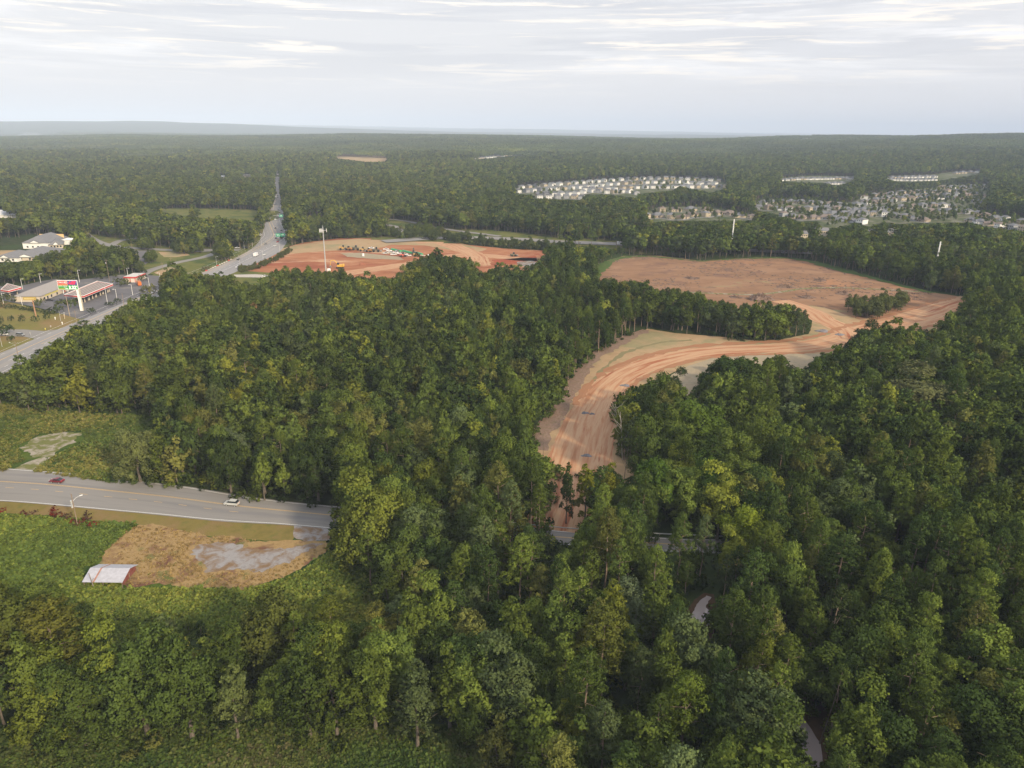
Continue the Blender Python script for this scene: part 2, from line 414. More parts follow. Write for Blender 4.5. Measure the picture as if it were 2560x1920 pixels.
# ------------------------------------------------------------------ open ground seen in the photograph (photo pixels, 2560 wide)
VIS = {}
VIS['site'] = Z([(70, 460), (400, 290), (500, 268), (700, 238), (1000, 236), (1100, 253), (1300, 248), (1500, 278), (1700, 298), (2040, 316), (2000, 340), (1950, 335), (1940, 385), (1850, 430), (1700, 405), (1560, 450), (1530, 370), (1370, 340), (1290, 335), (1160, 370), (1100, 430), (1100, 480), (950, 482), (800, 470), (720, 430), (610, 440), (540, 420), (500, 432), (440, 428), (340, 425), (280, 465), (230, 520), (60, 510)], 560, 500, 2.458)
VIS['clearing'] = [(1473, 690), (1517, 652), (1560, 640), (1652, 640), (1750, 652), (1842, 646), (1951, 644), (2021, 652), (2113, 677), (2222, 704), (2331, 731), (2439, 747), (2407, 761), (2369, 793), (2363, 820), (2309, 821), (2249, 821), (2195, 810), (2168, 826), (2168, 853), (2097, 869), (2059, 891), (2005, 934), (1978, 918), (1951, 897), (1924, 902), (1897, 934), (1875, 897), (1804, 897), (1788, 918), (1745, 934), (1739, 972), (1701, 1000), (1690, 956), (1669, 942), (1647, 956), (1625, 956), (1582, 967), (1544, 989), (1533, 1010), (1517, 1049), (1540, 1078), (1537, 1145), (1584, 1179), (1569, 1208), (1549, 1223), (1534, 1171), (1520, 1165), (1500, 1190), (1480, 1165), (1436, 1171), (1410, 1162), (1390, 1174), (1349, 1145), (1344, 1093), (1375, 1061), (1407, 1020), (1422, 977), (1453, 936), (1482, 905), (1526, 873), (1549, 858), (1618, 824), (1685, 835), (1801, 844), (1831, 856), (1924, 856), (2021, 837), (2030, 783), (1983, 766), (1902, 758), (1842, 760), (1788, 750), (1750, 739), (1712, 728), (1647, 723), (1604, 707), (1549, 701)]
VIS['gap'] = [(1398, 1215), (1440, 1218), (1450, 1302), (1396, 1304)]
VIS['road_gap_a'] = [(1384, 1318), (1430, 1322), (1424, 1358), (1384, 1356)]
VIS['road_gap_b'] = [(1648, 1334), (1784, 1339), (1784, 1384), (1652, 1380)]
VIS['field'] = [(-80, 1178), (0, 1181), (128, 1190), (338, 1218), (428, 1229), (599, 1257), (826, 1280), (818, 1350), (815, 1390), (850, 1460), (905, 1500), (878, 1580), (858, 1534), (846, 1500), (781, 1500), (732, 1495), (651, 1504), (610, 1536), (560, 1570), (525, 1571), (488, 1540), (460, 1516), (390, 1524), (346, 1575), (285, 1577), (252, 1579), (228, 1538), (187, 1506), (122, 1495), (81, 1473), (33, 1475), (-80, 1480)]
VIS['clear_nw'] = [(-80, 1015), (0, 1017), (72, 1035), (174, 1041), (260, 1038), (388, 1052), (359, 1082), (321, 1122), (324, 1169), (330, 1205), (338, 1220), (128, 1192), (0, 1183), (-80, 1180)]
VIS['strip'] = D([(-60, 1648), (56, 1645), (141, 1643), (316, 1643), (386, 1626), (527, 1618), (773, 1618), (902, 1636), (1007, 1645), (1043, 1659), (1043, 1900), (-60, 1900)])
VIS['gas'] = [(-90, 716), (0, 716), (52, 715), (98, 704), (139, 696), (195, 698), (299, 685), (369, 687), (399, 689), (395, 709), (404, 724), (406, 744), (347, 748), (312, 754), (310, 776), (291, 778), (280, 793), (230, 805), (189, 811), (171, 828), (165, 850), (126, 859), (91, 889), (32, 928), (0, 942), (-90, 980)]
VIS['ramp'] = [(330, 626), (385, 628), (500, 624), (560, 622), (590, 625), (620, 628), (610, 645), (535, 664), (520, 676), (470, 668), (418, 678), (400, 689), (369, 687), (362, 660), (345, 648)]
VIS['ramp2'] = [(211, 585), (250, 592), (290, 600), (336, 593), (345, 597), (312, 603), (350, 615), (430, 622), (385, 630), (330, 622), (240, 612), (215, 595)]
VIS['highway'] = [(430, 678), (533, 664), (591, 640), (619, 630), (640, 612), (650, 590), (662, 570), (668, 545), (678, 525), (686, 500), (686, 470), (689, 432), (700, 432), (702, 470), (704, 505), (710, 530), (714, 560), (718, 605), (700, 640), (640, 672), (612, 684), (560, 690)]
VIS['meadow'] = [(369, 526), (420, 523), (560, 524), (650, 529), (640, 552), (560, 546), (480, 545), (440, 537)]
VIS['far_field_a'] = [(303, 384), (389, 380), (474, 375), (466, 381), (350, 390), (280, 387)]
VIS['far_field_b'] = [(505, 375), (583, 373), (560, 379), (509, 387)]
VIS['far_dirt'] = [(836, 387), (900, 392), (970, 396), (967, 404), (918, 405), (842, 396)]
VIS['far_houses'] = [(1184, 395), (1280, 384), (1346, 380), (1346, 386), (1280, 392), (1186, 400)]
VIS['meadow_e'] = [(764, 545), (812, 545), (812, 552), (800, 577), (776, 578)]
VIS['meadow_e2'] = [(854, 551), (892, 555), (918, 565), (915, 574), (880, 570)]
VIS['loop'] = [(973, 550), (1040, 557), (1050, 570), (1160, 578), (1250, 580), (1323, 587), (1400, 599), (1560, 606), (1560, 618), (1400, 614), (1250, 606), (1100, 596), (1010, 586), (965, 575)]
VIS['east_road'] = [(2180, 633), (2290, 636), (2290, 641), (2170, 640)]
VIS['block_a'] = [(1282, 470), (1391, 460), (1503, 450), (1661, 445), (1793, 448), (1826, 467), (1779, 482), (1749, 476), (1697, 465), (1685, 476), (1597, 485), (1594, 495), (1523, 487), (1461, 486), (1456, 501), (1338, 496), (1332, 486), (1294, 486)]
VIS['block_b'] = [(1611, 532), (1647, 518), (1720, 516), (1779, 518), (1829, 527), (1867, 536), (1900, 545), (1880, 552), (1749, 553), (1691, 553), (1632, 556), (1614, 544)]
VIS['block_c'] = [(1879, 504), (1914, 497), (2010, 500), (2075, 504), (2129, 507), (2158, 491), (2203, 482), (2267, 477), (2302, 470), (2347, 470), (2354, 462), (2395, 462), (2476, 464), (2470, 490), (2440, 530), (2560, 545), (2660, 555), (2660, 582), (2489, 573), (2428, 557), (2325, 558), (2267, 560), (2203, 557), (2171, 570), (2139, 557), (2100, 570), (2055, 570), (2042, 554), (1994, 554), (1950, 540), (1892, 525)]
VIS['block_d'] = [(1943, 447), (2020, 440), (2136, 441), (2136, 452), (2100, 464), (2060, 458), (1960, 455)]
VIS['block_e'] = [(2209, 441), (2331, 437), (2385, 430), (2452, 429), (2452, 435), (2335, 453), (2240, 455)]
VIS['flats'] = [(2168, 580), (2230, 579), (2345, 583), (2345, 589), (2168, 589)]
VIS['flats_w'] = [(1988, 586), (2072, 578), (2072, 590), (1990, 597)]
VIS['school'] = [(-60, 600), (40, 596), (70, 588), (125, 590), (150, 600), (190, 600), (188, 620), (140, 628), (90, 640), (70, 654), (40, 660), (-60, 660)]
VIS['shed_far'] = [(-20, 532), (52, 534), (50, 544), (-20, 545)]
VIS['roofs_l'] = [(548, 439), (566, 440), (566, 446), (548, 446)]
VIS['roofs_r'] = [(606, 436), (630, 437), (628, 443), (607, 443)]
VIS['far_c'] = [(282, 349), (310, 352), (304, 357), (284, 355)]
VIS['far_d'] = [(1984, 341), (2060, 343), (2050, 348), (1990, 347)]
VIS['far_e'] = [(892, 341), (910, 342), (908, 346), (892, 345)]
VIS['far_f'] = [(70, 371), (150, 371), (150, 374), (70, 374)]
VIS['lake'] = [(-80, 318), (0, 322), (40, 324), (150, 324), (162, 334), (120, 338), (0, 342), (-80, 344)]
VIS['creek_a'] = [(1728, 1536), (1748, 1492), (1766, 1480), (1784, 1486), (1786, 1534), (1768, 1546), (1738, 1547)]
VIS['creek_b'] = [(1980, 1805), (2015, 1815), (2040, 1850), (2052, 1912), (2022, 1895), (1995, 1850)]
VIS['creek_c'] = [(1900, 1730), (1945, 1735), (1965, 1772), (1930, 1778), (1885, 1762)]
SITE_X = [(620, 700), (700, 705), (860, 700), (1000, 712), (1100, 690), (1190, 700), (1310, 685)]
HOUSE_VIS = ('block_a', 'block_b', 'block_c', 'block_d', 'block_e', 'flats', 'flats_w', 'school', 'far_houses')

def open_at(x, y, z):
    px, py = proj(x, y, z); r = np.zeros(len(px), bool)
    for k, p in VIS.items(): r |= inpoly(px, py, p)
    return r
PINE_ZONES = [[(1420, 985), (1500, 880), (1618, 815), (1830, 850), (2030, 840), (2030, 740), (1500, 690), (1350, 800)],           # stand along the dirt road
              [(1560, 1400), (2200, 1400), (2560, 1500), (2560, 1980), (1900, 1980), (1650, 1700)], [(1200, 1330), (1700, 1330), (1700, 1560), (1200, 1700)],
              [(380, 660), (900, 640), (900, 760), (380, 760)], [(1950, 600), (2560, 620), (2560, 700), (2100, 700)]]
PAL = np.array([1.10, 1.08, .95])*np.array([[.038, .062, .020], [.062, .092, .025], [.088, .122, .028], [.104, .116, .036], [.136, .160, .030], [.125, .088, .045], [.068, .094, .042], [.155, .18, .035]])
def tints(n, x, y, pine, rs):
    nz = vnoise(x, y, 38, 6)*.5+vnoise(x, y, 160, 8)*.5
    w = np.stack([np.full(n, .22), np.full(n, .36), .30+.18*nz, .07-.08*nz, np.where(pine, .0, .055+.05*nz), np.where(pine, .0, .0005+.0*nz), np.full(n, .06), np.where(pine, 0, .003)], 1).clip(0)
    w /= w.sum(1)[:, None]; k = (rs.random(n)[:, None] > w.cumsum(1)).sum(1).clip(0, 7)
    t = PAL[k]*rs.uniform(.78, 1.48, (n, 1))*(1+.16*vnoise(x, y, 210, 14)+.12*vnoise(x, y, 75, 15))[:, None]
    warm = (sstep(60, -220, x)*.15)[:, None]          # leaf tint turns yellower towards the west side
    return t*(1+warm*np.array([1.0, .35, -.25]))
def candidates(y0, y1, sp, seed, half=.80, pad=50):
    rs = np.random.default_rng(seed); X = []; Y = []
    ys = np.arange(y0, y1, sp*.87)
    for i, yy in enumerate(ys):
        w = half*yy+pad; xs = np.arange(-w, w, sp)+(sp/2 if i % 2 else 0)
        X.append(xs); Y.append(np.full(len(xs), yy))
    X = np.concatenate(X); Y = np.concatenate(Y)
    return X+rs.uniform(-.42, .42, len(X))*sp, Y+rs.uniform(-.42, .42, len(X))*sp, rs
def plant(x, y, rs, big=1.0):
    """drops what stands on open ground, shortens what would cover it"""
    n = len(x); g = height(x, y)
    pz = np.zeros(n, bool); gx, gy = proj(x, y, g)
    for p in PINE_ZONES: pz |= inpoly(gx, gy, p)
    pine = rs.random(n) < np.where(pz, .80, .13+.10*vnoise(x, y, 120, 9))
    s = (.70+.50*rs.beta(1.6, 1.5, n)+.08*vnoise(x, y, 22, 11))*big; s *= np.where(pz & (gy < 1000) & (gy > 700), .92, 1)
    H = np.where(pine, 20.5, 18)*s
    keep = ~open_at(x, y, g) & ~open_at(x, y-1.8, g)
    sc = np.ones(n)
    done = np.zeros(n, bool)
    for k in (1.0, .78, .58, .40, .27):
        bad = np.zeros(n, bool)
        for q in (.35, .7, 1.0): bad |= open_at(x, y, g+H*k*q)
        bad |= (open_at(x, y-4.2, g+H*k*.15) | open_at(x-3, y-3, g+H*k*.2) | open_at(x+3, y-3, g+H*k*.2)) & (y < 300) & (y > 150)
        for dx_ in (-2.6, 2.6, -4.6, 4.6, -6.8, 6.8):
            nr_ = ((y < 300) | (abs(dx_) < 3)) & ((abs(dx_) < 5) | (y < 205)); bad |= (open_at(x+dx_*k, y, g+H*k*.75) | open_at(x+dx_*k, y, g+H*k*.4)) & nr_
        ok = ~bad & ~done; sc[ok] = k; done |= ok
    keep &= done
    return keep, pine, s*sc, g
def forest(y0, y1, sp, seed, big=1.0, half=.80):
    x, y, rs = candidates(y0, y1, sp, seed, half)
    keep, pine, s, g = plant(x, y, rs, big)
    x, y, pine, s, g = x[keep], y[keep], pine[keep], s[keep], g[keep]
    return x, y, g, pine, s, tints(len(x), x, y, pine, rs), rs
def size3(s, rs, wide=1.0):
    n = len(s); return np.stack([s**.75*rs.uniform(.85, 1.2, n)*wide, s**.75*rs.uniform(.85, 1.2, n)*wide, s], 1)

# trees one can pick out: base pixel, top row, width in pixels, pine?, colour, label
HEROES = [
 (925, 1415, 1203, 172, 0, (.19, .225, .04), 'large yellow-green broadleaf tree hiding the end of the paved road'),
 (160, 1745, 1500, 160, 1, (.15, .155, .030), 'spreading olive-green pine below the metal-roofed shed'),
 (50, 1720, 1468, 150, 0, (.12, .145, .030), 'big green tree at the left edge below the shed'),
 (800, 1680, 1570, 78, 0, (.30, .27, .030), 'small bright yellow tree under the taller pines in the lower-left row'),
 (835, 1640, 1492, 85, 1, (.15, .18, .03), 'slim light green pine just behind the small bright yellow tree'),
 (690, 1700, 1495, 150, 0, (.125, .145, .035), 'tall broad willow-like green tree right of centre in the lower-left row'),
 (1585, 1600, 1463, 112, 0, (.17, .22, .11), 'pale silvery-green tree among dark pines left of the pond'),
 (1862, 1420, 1272, 125, 0, (.20, .26, .03), 'bright yellow-green tree rising over the paved road beside the guardrail'),
 (1848, 1790, 1600, 98, 1, (.14, .17, .028), 'leaning pine with a bare pale trunk over the muddy creek bank'),
 (2062, 1700, 1470, 95, 1, (.06, .085, .03), 'tall dark pine with a long bare trunk right of the creek'),
 (1500, 1760, 1520, 150, 1, (.13, .15, .032), 'big light green pine in the bottom centre of the woods'),
 (1700, 1900, 1690, 140, 1, (.13, .18, .03), 'bright green pine at the bottom beside the creek'),
 (2200, 1460, 1355, 100, 0, (.15, .19, .045), 'bright green tree with a ragged top in the right-hand pine woods'),
 (352, 1205, 1078, 92, 0, (.19, .22, .075), 'pale yellow-green tree at the edge of the roadside clearing'),
 (590, 1180, 1070, 78, 0, (.14, .18, .085), 'pale bluish-green tree above the silver car'),
 (610, 1045, 960, 88, 0, (.26, .27, .035), 'yellow-green twin-crowned tree in the woods left of centre'),
 (2270, 1070, 930, 175, 0, (.15, .165, .07), 'wide pale olive oak crown in the woods at far right'),
 (1300, 1125, 965, 92, 0, (.13, .18, .035), 'light green tree beside the left edge of the dirt road'),
 (1462, 1300, 1166, 62, 0, (.22, .24, .03), 'left of the two yellow-green trees where the dirt road meets the woods'),
 (1520, 1295, 1164, 62, 0, (.24, .25, .03), 'right of the two yellow-green trees where the dirt road meets the woods'),
 (1415, 1310, 1160, 42, 0, (.06, .09, .025), 'thin dark green tree in front of the red dirt opening'),
 (1640, 1308, 1140, 112, 0, (.10, .17, .03), 'large bright green round tree right of the red dirt opening'),
 (1752, 1308, 1155, 112, 0, (.09, .15, .03), 'large green tree left of the bright yellow-green tree over the road'),
 (262, 975, 920, 52, 0, (.17, .085, .045), 'russet half-dead tree in the woods north of the clearing'),
 (1735, 1160, 1010, 150, 0, (.11, .17, .03), 'broad bright green tree on the right bank of the dirt road'),
 (1680, 1050, 940, 60, 0, (.045, .07, .025), 'dark green egg-shaped tree standing alone before the grey bank'),
 (1810, 1010, 890, 120, 0, (.06, .10, .026), 'dark tree covering the bend of the dirt road'),
 (2155, 905, 810, 70, 0, (.05, .08, .03), 'dark round tree at the junction of the dirt road and cleared land'),
 (145, 985, 955, 60, 0, (.11, .17, .03), 'bright green tree left of the pair behind the clearing'),
 (175, 1000, 948, 50, 0, (.12, .18, .03), 'bright green tree right of the pair behind the clearing'),
 (1080, 1290, 1150, 100, 0, (.17, .20, .03), 'yellow-green pointed tree left of the red dirt opening'),
 (1030, 1180, 1060, 110, 0, (.19, .20, .06), 'olive-yellow tree in the middle of the woods left of the dirt road'),
]
HP = [G(h[0], h[1]) for h in HEROES]
def off_heroes(x, y):
    k = np.ones(len(x), bool)
    for h, p in zip(HEROES, HP):
        d_ = math.hypot(*p); k &= (x-p[0])**2+(y-p[1])**2 > (h[3]*d_/FPX*.42)**2
        toc = (x*p[0]+y*p[1])/d_; lat = np.abs(x*p[1]-y*p[0])/d_     # nothing much taller right in front
        k &= ~((toc < d_) & (toc > d_-9) & (lat < h[3]*d_/FPX*.35))
    return k
# near woods: 70..620 m
x, y, g, pine, s, tn, rs = forest(70, 620, 6.9, 21, 1.03)
k_ = off_heroes(x, y); x, y, g, pine, s, tn = x[k_], y[k_], g[k_], pine[k_], s[k_], tn[k_]
# the low thicket left standing inside the cleared land, and the thin belt hiding the interstate
def extra(polyF, n, smin, smax, seed, colour=None):
    rs_ = np.random.default_rng(seed); Pw = G(polyF); a0 = Pw.min(0); a1 = Pw.max(0); q = rs_.uniform(a0, a1, (n, 2)); q = q[inpoly(q[:, 0], q[:, 1], Pw)]
    t = tints(len(q), q[:, 0], q[:, 1], np.zeros(len(q), bool), rs_)
    if colour is not None: t = t*.3+np.array(colour)*.7
    return q[:, 0], q[:, 1], height(q[:, 0], q[:, 1]), np.zeros(len(q), bool), rs_.uniform(smin, smax, len(q)), t
for ex in (extra([(2105, 785), (2157, 802), (2195, 800), (2230, 784), (2275, 766), (2262, 757), (2200, 768), (2130, 772)], 190, .38, .60, 41, (.12, .135, .05)),
           extra([(596, 672), (640, 662), (690, 645), (722, 622), (732, 628), (700, 650), (650, 672), (600, 684)], 420, .10, .20, 42, (.12, .125, .045)),
           extra([(430, 624), (500, 622), (505, 636), (440, 636)], 90, .45, .72, 43), extra([(545, 640), (575, 640), (572, 654), (548, 654)], 40, .8, 1.0, 44),
           extra([(700, 600), (735, 590), (845, 588), (967, 588), (1089, 596), (1170, 606), (1260, 615), (1400, 624), (1400, 630), (1260, 622), (1170, 613), (1089, 603), (967, 595), (845, 598), (735, 606)], 900, .36, .62, 48, (.075, .098, .035)),
           extra([(1000, 575), (1060, 572), (1120, 584), (1060, 590)], 120, .3, .5, 49), extra([(760, 560), (850, 556), (960, 575), (960, 588), (760, 590)], 260, .4, .7, 50), extra([(366, 650), (390, 648), (392, 656), (368, 658)], 40, .35, .5, 45), extra([(350, 612), (380, 612), (380, 626), (352, 626)], 60, .5, .7, 46), extra([(483, 548), (500, 548), (500, 556), (483, 556)], 16, .9, 1.1, 47)):
    x, y, g, pine, s, tn = [np.concatenate([a_, b_]) for a_, b_ in zip((x, y, g, pine, s, tn), ex)]
px, py = proj(x, y, g+14); inside = (s > .3) & (px > -25) & (px < 2585) & (py < 1990) & (py > 300)
app = s/np.hypot(x, y)
singles = []
for isp in (False, True):
    idx = np.nonzero(inside & (pine == isp))[0]; idx = idx[np.argsort(-app[idx])][:300]; singles.append(idx)
single_mask = np.zeros(len(x), bool); single_mask[np.concatenate(singles)] = True
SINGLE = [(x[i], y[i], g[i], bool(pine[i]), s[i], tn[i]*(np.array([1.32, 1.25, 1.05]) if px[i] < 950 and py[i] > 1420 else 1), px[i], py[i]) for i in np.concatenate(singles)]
rest = ~single_mask
for nm, mask, coll, nv, lb in (('broadleaf_wood', rest & ~pine, mid_b, 8, 'dense mixed green broadleaf wood covering the middle distance'), ('pine_wood', rest & pine, mid_p, 5, 'dark green pine crowns rising through the woods in the middle distance')):
    i = np.nonzero(mask)[0]
    scatter(nm, np.stack([x[i], y[i], g[i]], 1), rs.integers(0, nv, len(i)), rs.uniform(0, 6.28, len(i)), size3(s[i], rs), tn[i], coll, lb, 'wood')
# farther woods: 620..2700 m
x1, y1, g1, p1, s1, t1, rs = forest(620, 1150, 7.6, 22, 1.02); x2, y2, g2, p2, s2, t2, rs = forest(1150, 2700, 9.6, 23, 1.12, .78)
X = np.concatenate([x1, x2]); Y = np.concatenate([y1, y2]); Gz = np.concatenate([g1, g2]); P = np.concatenate([p1, p2]); S = np.concatenate([s1, s2]); T = np.concatenate([t1, t2])
scatter('distant_woods', np.stack([X, Y, Gz], 1), np.where(P, rs.integers(5, 8, len(X)), rs.integers(0, 5, len(X))), rs.uniform(0, 6.28, len(X)), size3(S, rs, 1.12), T, far_b, 'woods stretching back from the cleared land to the first ridge', 'woods')
# the far woods, one patch of many crowns per point: 2700..9000 m
def patch(seed, size=110., n=150):
    rs_ = np.random.default_rng(seed); Vs = []; Ns = []
    for k in range(n):
        px_, py_ = rs_.uniform(-size/2, size/2, 2); H = rs_.uniform(13, 22); r = rs_.uniform(3.4, 5.6)
        m = 22; d = rs_.normal(0, 1, (m, 3)); d[:, 2] = np.abs(d[:, 2])*.9-.15; d /= np.linalg.norm(d, axis=1)[:, None]
        c = np.array([px_, py_, H*.62])+d*np.array([r, r, H*.36])
        t = np.cross(d, rs_.normal(0, 1, d.shape)); t /= np.linalg.norm(t, axis=1)[:, None]; b = np.cross(d, t); q = rs_.uniform(1.2, 2.1, (m, 1))
        Vs.append(np.stack([c+t*q, c+b*q, c-t*q, c-b*q], 1).reshape(-1, 3)); Ns.append(np.repeat(d, 4, 0))
    V = np.concatenate(Vs); return V, np.arange(len(V)).reshape(-1, 4), np.concatenate(Ns)
def patch_mat():
    m, N, L = mat_new("canopy"); o = N.new('ShaderNodeOutputMaterial'); d = N.new('ShaderNodeBsdfDiffuse')
    at = N.new('ShaderNodeAttribute'); at.attribute_type = 'INSTANCER'; at.attribute_name = 'tint'; tc = N.new('ShaderNodeTexCoord')
    c, f = noise_mix(N, L, tc.outputs['Object'], [(.6, .66, .8), (1, 1, 1), (1.5, 1.3, 1.05)], .12, 3, .7, .35, .65)
    mx = N.new('ShaderNodeMix'); mx.data_type = 'RGBA'; mx.blend_type = 'MULTIPLY'; mx.inputs[0].default_value = 1
    L.new(at.outputs['Color'], mx.inputs[6]); L.new(c, mx.inputs[7]); L.new(mx.outputs[2], d.inputs[0]); L.new(d.outputs[0], o.inputs[0]); return m
CAN = patch_mat()
patches = variants('wood_d', [link_mesh('t', *patch(90+i)[:2], CAN, 'unlinked', normals=patch(90+i)[2]) for i in range(4)])
xs, ys, rs = candidates(2650, 9300, 88, 31, .80)
keep = ~open_at(xs, ys, height(xs, ys)) & ~open_at(xs, ys, height(xs, ys)+16)
xs, ys = xs[keep], ys[keep]
tt = tints(len(xs), xs, ys, np.zeros(len(xs), bool), rs); tt = tt*.35+np.array([.045, .064, .028])*.65
tt *= (1+.28*vnoise(xs, ys, 420, 12)+.2*vnoise(xs, ys, 170, 13))[:, None]
scatter('far_off_wood', np.stack([xs, ys, height(xs, ys)], 1), rs.integers(0, 4, len(xs)), rs.integers(0, 4, len(xs))*1.5708+rs.uniform(-.2, .2, len(xs)), np.ones((len(xs), 3))*rs.uniform(.95, 1.15, (len(xs), 1)), tt, patches, 'unbroken far-off forest rolling back to the hazy skyline', 'forest')
print('TREES', len(x), len(X), len(xs))
#@@PART4

# ------------------------------------------------------------------ ground
def polar_ground():
    rad = np.concatenate([[0.], np.geomspace(30, 900, 34), np.linspace(960, 7200, 150), np.geomspace(7350, 30500, 80)])
    a1 = np.linspace(-.75, .75, 260); a2 = np.linspace(.75, 2*math.pi-.75, 60)[1:-1]; ang = np.concatenate([a1, a2]); na = len(ang)
    A, Rr = np.meshgrid(ang, rad); X = np.sin(A)*Rr; Y = np.cos(A)*Rr
    Zz = height(X, Y); V = np.stack([X.ravel(), Y.ravel(), Zz.ravel()], 1); F = []
    i = np.arange(len(rad)-1)[:, None]*na; j = np.arange(na)[None, :]; jn = (j+1) % na
    F = np.stack([i+j, i+na+j, i+na+jn, i+jn], -1).reshape(-1, 4)
    return V, F
GROUND = ground_mat("forest_floor", [([(.020, .030, .012), (.034, .044, .018), (.050, .048, .026)], .12, 6, .35, .65, None, 0), ([(.030, .050, .018), (.045, .062, .022)], .5, 4, .3, .7, (.02, .42, .6), 0)], .5, .25)
V, F = polar_ground(); o = link_mesh('ground', V, F, GROUND, smooth=True); tag(o, kind='structure')

def smooth_closed(P, step, jit, seed):
    """resample a ground polygon and ruffle its edge"""
    P = np.asarray(P, float); out = []; n = len(P)
    for i in range(n):
        a, b = P[i], P[(i+1) % n]; L_ = np.hypot(*(b-a)); k = max(1, int(L_/step))
        for j in range(k): out.append(a+(b-a)*j/k)
    out = np.array(out)
    if jit:
        rs = np.random.default_rng(seed); t = np.roll(out, -1, 0)-np.roll(out, 1, 0); t /= np.linalg.norm(t, axis=1)[:, None]+1e-9
        nrm = np.stack([-t[:, 1], t[:, 0]], 1); q = np.convolve(rs.normal(0, 1, len(out)+4), [.2, .5, .2, .5, .2], 'valid')[:len(out)]
        out = out+nrm*(q*jit)[:, None]
    return out
def sheet(name, polyF, mat, z, jit=0.0, step=4., world=False, seed=1, tagit=True):
    P = np.asarray(polyF, float) if world else G(polyF)
    P = smooth_closed(P, step, jit, seed); zz = height(P[:, 0], P[:, 1])+z
    tri = tessellate_polygon([[Vector((p[0], p[1], 0)) for p in P]])
    V = np.stack([P[:, 0], P[:, 1], zz], 1); F = []
    for t in tri:
        a, b, c = (V[i] for i in t); s_ = (b[0]-a[0])*(c[1]-a[1])-(b[1]-a[1])*(c[0]-a[0])
        F.append(t if s_ > 0 else t[::-1])
    o = link_mesh(name, V, F, mat); tag(o, kind='structure'); return o
def patch_sheet(name, polyF, mat, z, cell=18.):
    """sheet that follows far, hilly ground"""
    P = G(polyF); x0, y0 = P.min(0); x1, y1 = P.max(0); nx = int((x1-x0)/cell)+2; ny = int((y1-y0)/cell)+2
    gx, gy = np.meshgrid(x0+np.arange(nx)*cell, y0+np.arange(ny)*cell); V = np.stack([gx.ravel(), gy.ravel(), height(gx, gy).ravel()+z], 1)
    cx = gx[:-1, :-1]+cell/2; cyy = gy[:-1, :-1]+cell/2; ins = inpoly(cx.ravel(), cyy.ravel(), P)
    i = (np.arange(ny-1)[:, None]*nx+np.arange(nx-1)[None, :]).ravel()[ins]
    o = link_mesh(name, V, np.stack([i, i+1, i+nx+1, i+nx], 1), mat); tag(o, kind='structure'); return o
def spline(P, step=4.):
    P = np.asarray(P, float); out = []
    Q = np.vstack([2*P[0]-P[1], P, 2*P[-1]-P[-2]])
    for i in range(1, len(Q)-2):
        L_ = np.hypot(*(Q[i+1]-Q[i])[:2]); k = max(2, int(L_/step))
        for t in np.linspace(0, 1, k, endpoint=False):
            out.append(.5*((2*Q[i])+(-Q[i-1]+Q[i+1])*t+(2*Q[i-1]-5*Q[i]+4*Q[i+1]-Q[i+2])*t*t+(-Q[i-1]+3*Q[i]-3*Q[i+1]+Q[i+2])*t**3))
    out.append(P[-1]); return np.array(out)
def ribbon(name, C, w0, w1, mat, z, step=5., tagit=True, ragged=0.0, seed=0):
    """C: centre line (x, y[, left, right]); strip from offset w0 to w1 to the left of travel, UV in metres"""
    S = spline(C, step); c = S[:, :2]; t = np.gradient(c, axis=0); t /= np.linalg.norm(t, axis=1)[:, None]; nr = np.stack([-t[:, 1], t[:, 0]], 1)
    rs = np.random.default_rng(seed); m = 5
    a0 = np.full(len(c), w0, float) if np.isscalar(w0) else np.interp(np.linspace(0, 1, len(c)), np.linspace(0, 1, len(w0)), w0)
    a1 = np.full(len(c), w1, float) if np.isscalar(w1) else np.interp(np.linspace(0, 1, len(c)), np.linspace(0, 1, len(w1)), w1)
    if ragged: a0 = a0+rs.normal(0, ragged, len(c)); a1 = a1+rs.normal(0, ragged, len(c))
    ln = np.concatenate([[0], np.cumsum(np.linalg.norm(np.diff(c, axis=0), axis=1))])
    V = []; U = []
    for k in range(m):
        f = k/(m-1); o_ = a0*(1-f)+a1*f; p = c+nr*o_[:, None]; V.append(np.column_stack([p, height(p[:, 0], p[:, 1])+z])); U.append(np.column_stack([o_, ln]))
    n = len(c); V = np.concatenate(V); U = np.concatenate(U)
    F = []
    for k in range(m-1):
        i = np.arange(n-1)+k*n; F.append(np.stack([i, i+1, i+1+n, i+n], 1))
    F = np.concatenate(F); s_ = V[F[0]]; 
    if np.cross(s_[1][:2]-s_[0][:2], s_[2][:2]-s_[0][:2]) < 0: F = F[:, ::-1]
    o = link_mesh(name, V, F, mat); uv = o.data.uv_layers.new(name='UVMap'); uv.data.foreach_set('uv', U[F.ravel()].astype(np.float32).ravel())
    tag(o, kind='structure'); return o, S

# surfaces
FIELD = ground_mat("field_weeds", [([(.045, .075, .015), (.070, .100, .018), (.100, .125, .020)], .10, 6, .3, .7, None, 0), ([(.030, .055, .018), (.045, .070, .02)], .6, 5, .3, .7, (.05, .45, .6), 0)], .5, 1.2)
VERGE = ground_mat("mown_verge", [([(.130, .110, .035), (.170, .135, .045), (.120, .115, .035)], .22, 6, .3, .7, None, 0), ([(.17, .12, .05), (.20, .14, .065)], 1.1, 5, .3, .7, (.12, .5, .62), 0)], .08, 2)
STRAW = ground_mat("dry_straw", [([(.20, .135, .062), (.29, .20, .095), (.235, .16, .075)], .5, 8, .3, .7, None, .6), ([(.12, .060, .042), (.155, .085, .055)], .9, 6, .3, .7, (.13, .52, .64), .5), ([(.095, .105, .035), (.12, .125, .04)], .9, 5, .3, .7, (.12, .56, .66), .3)], .15, 3)
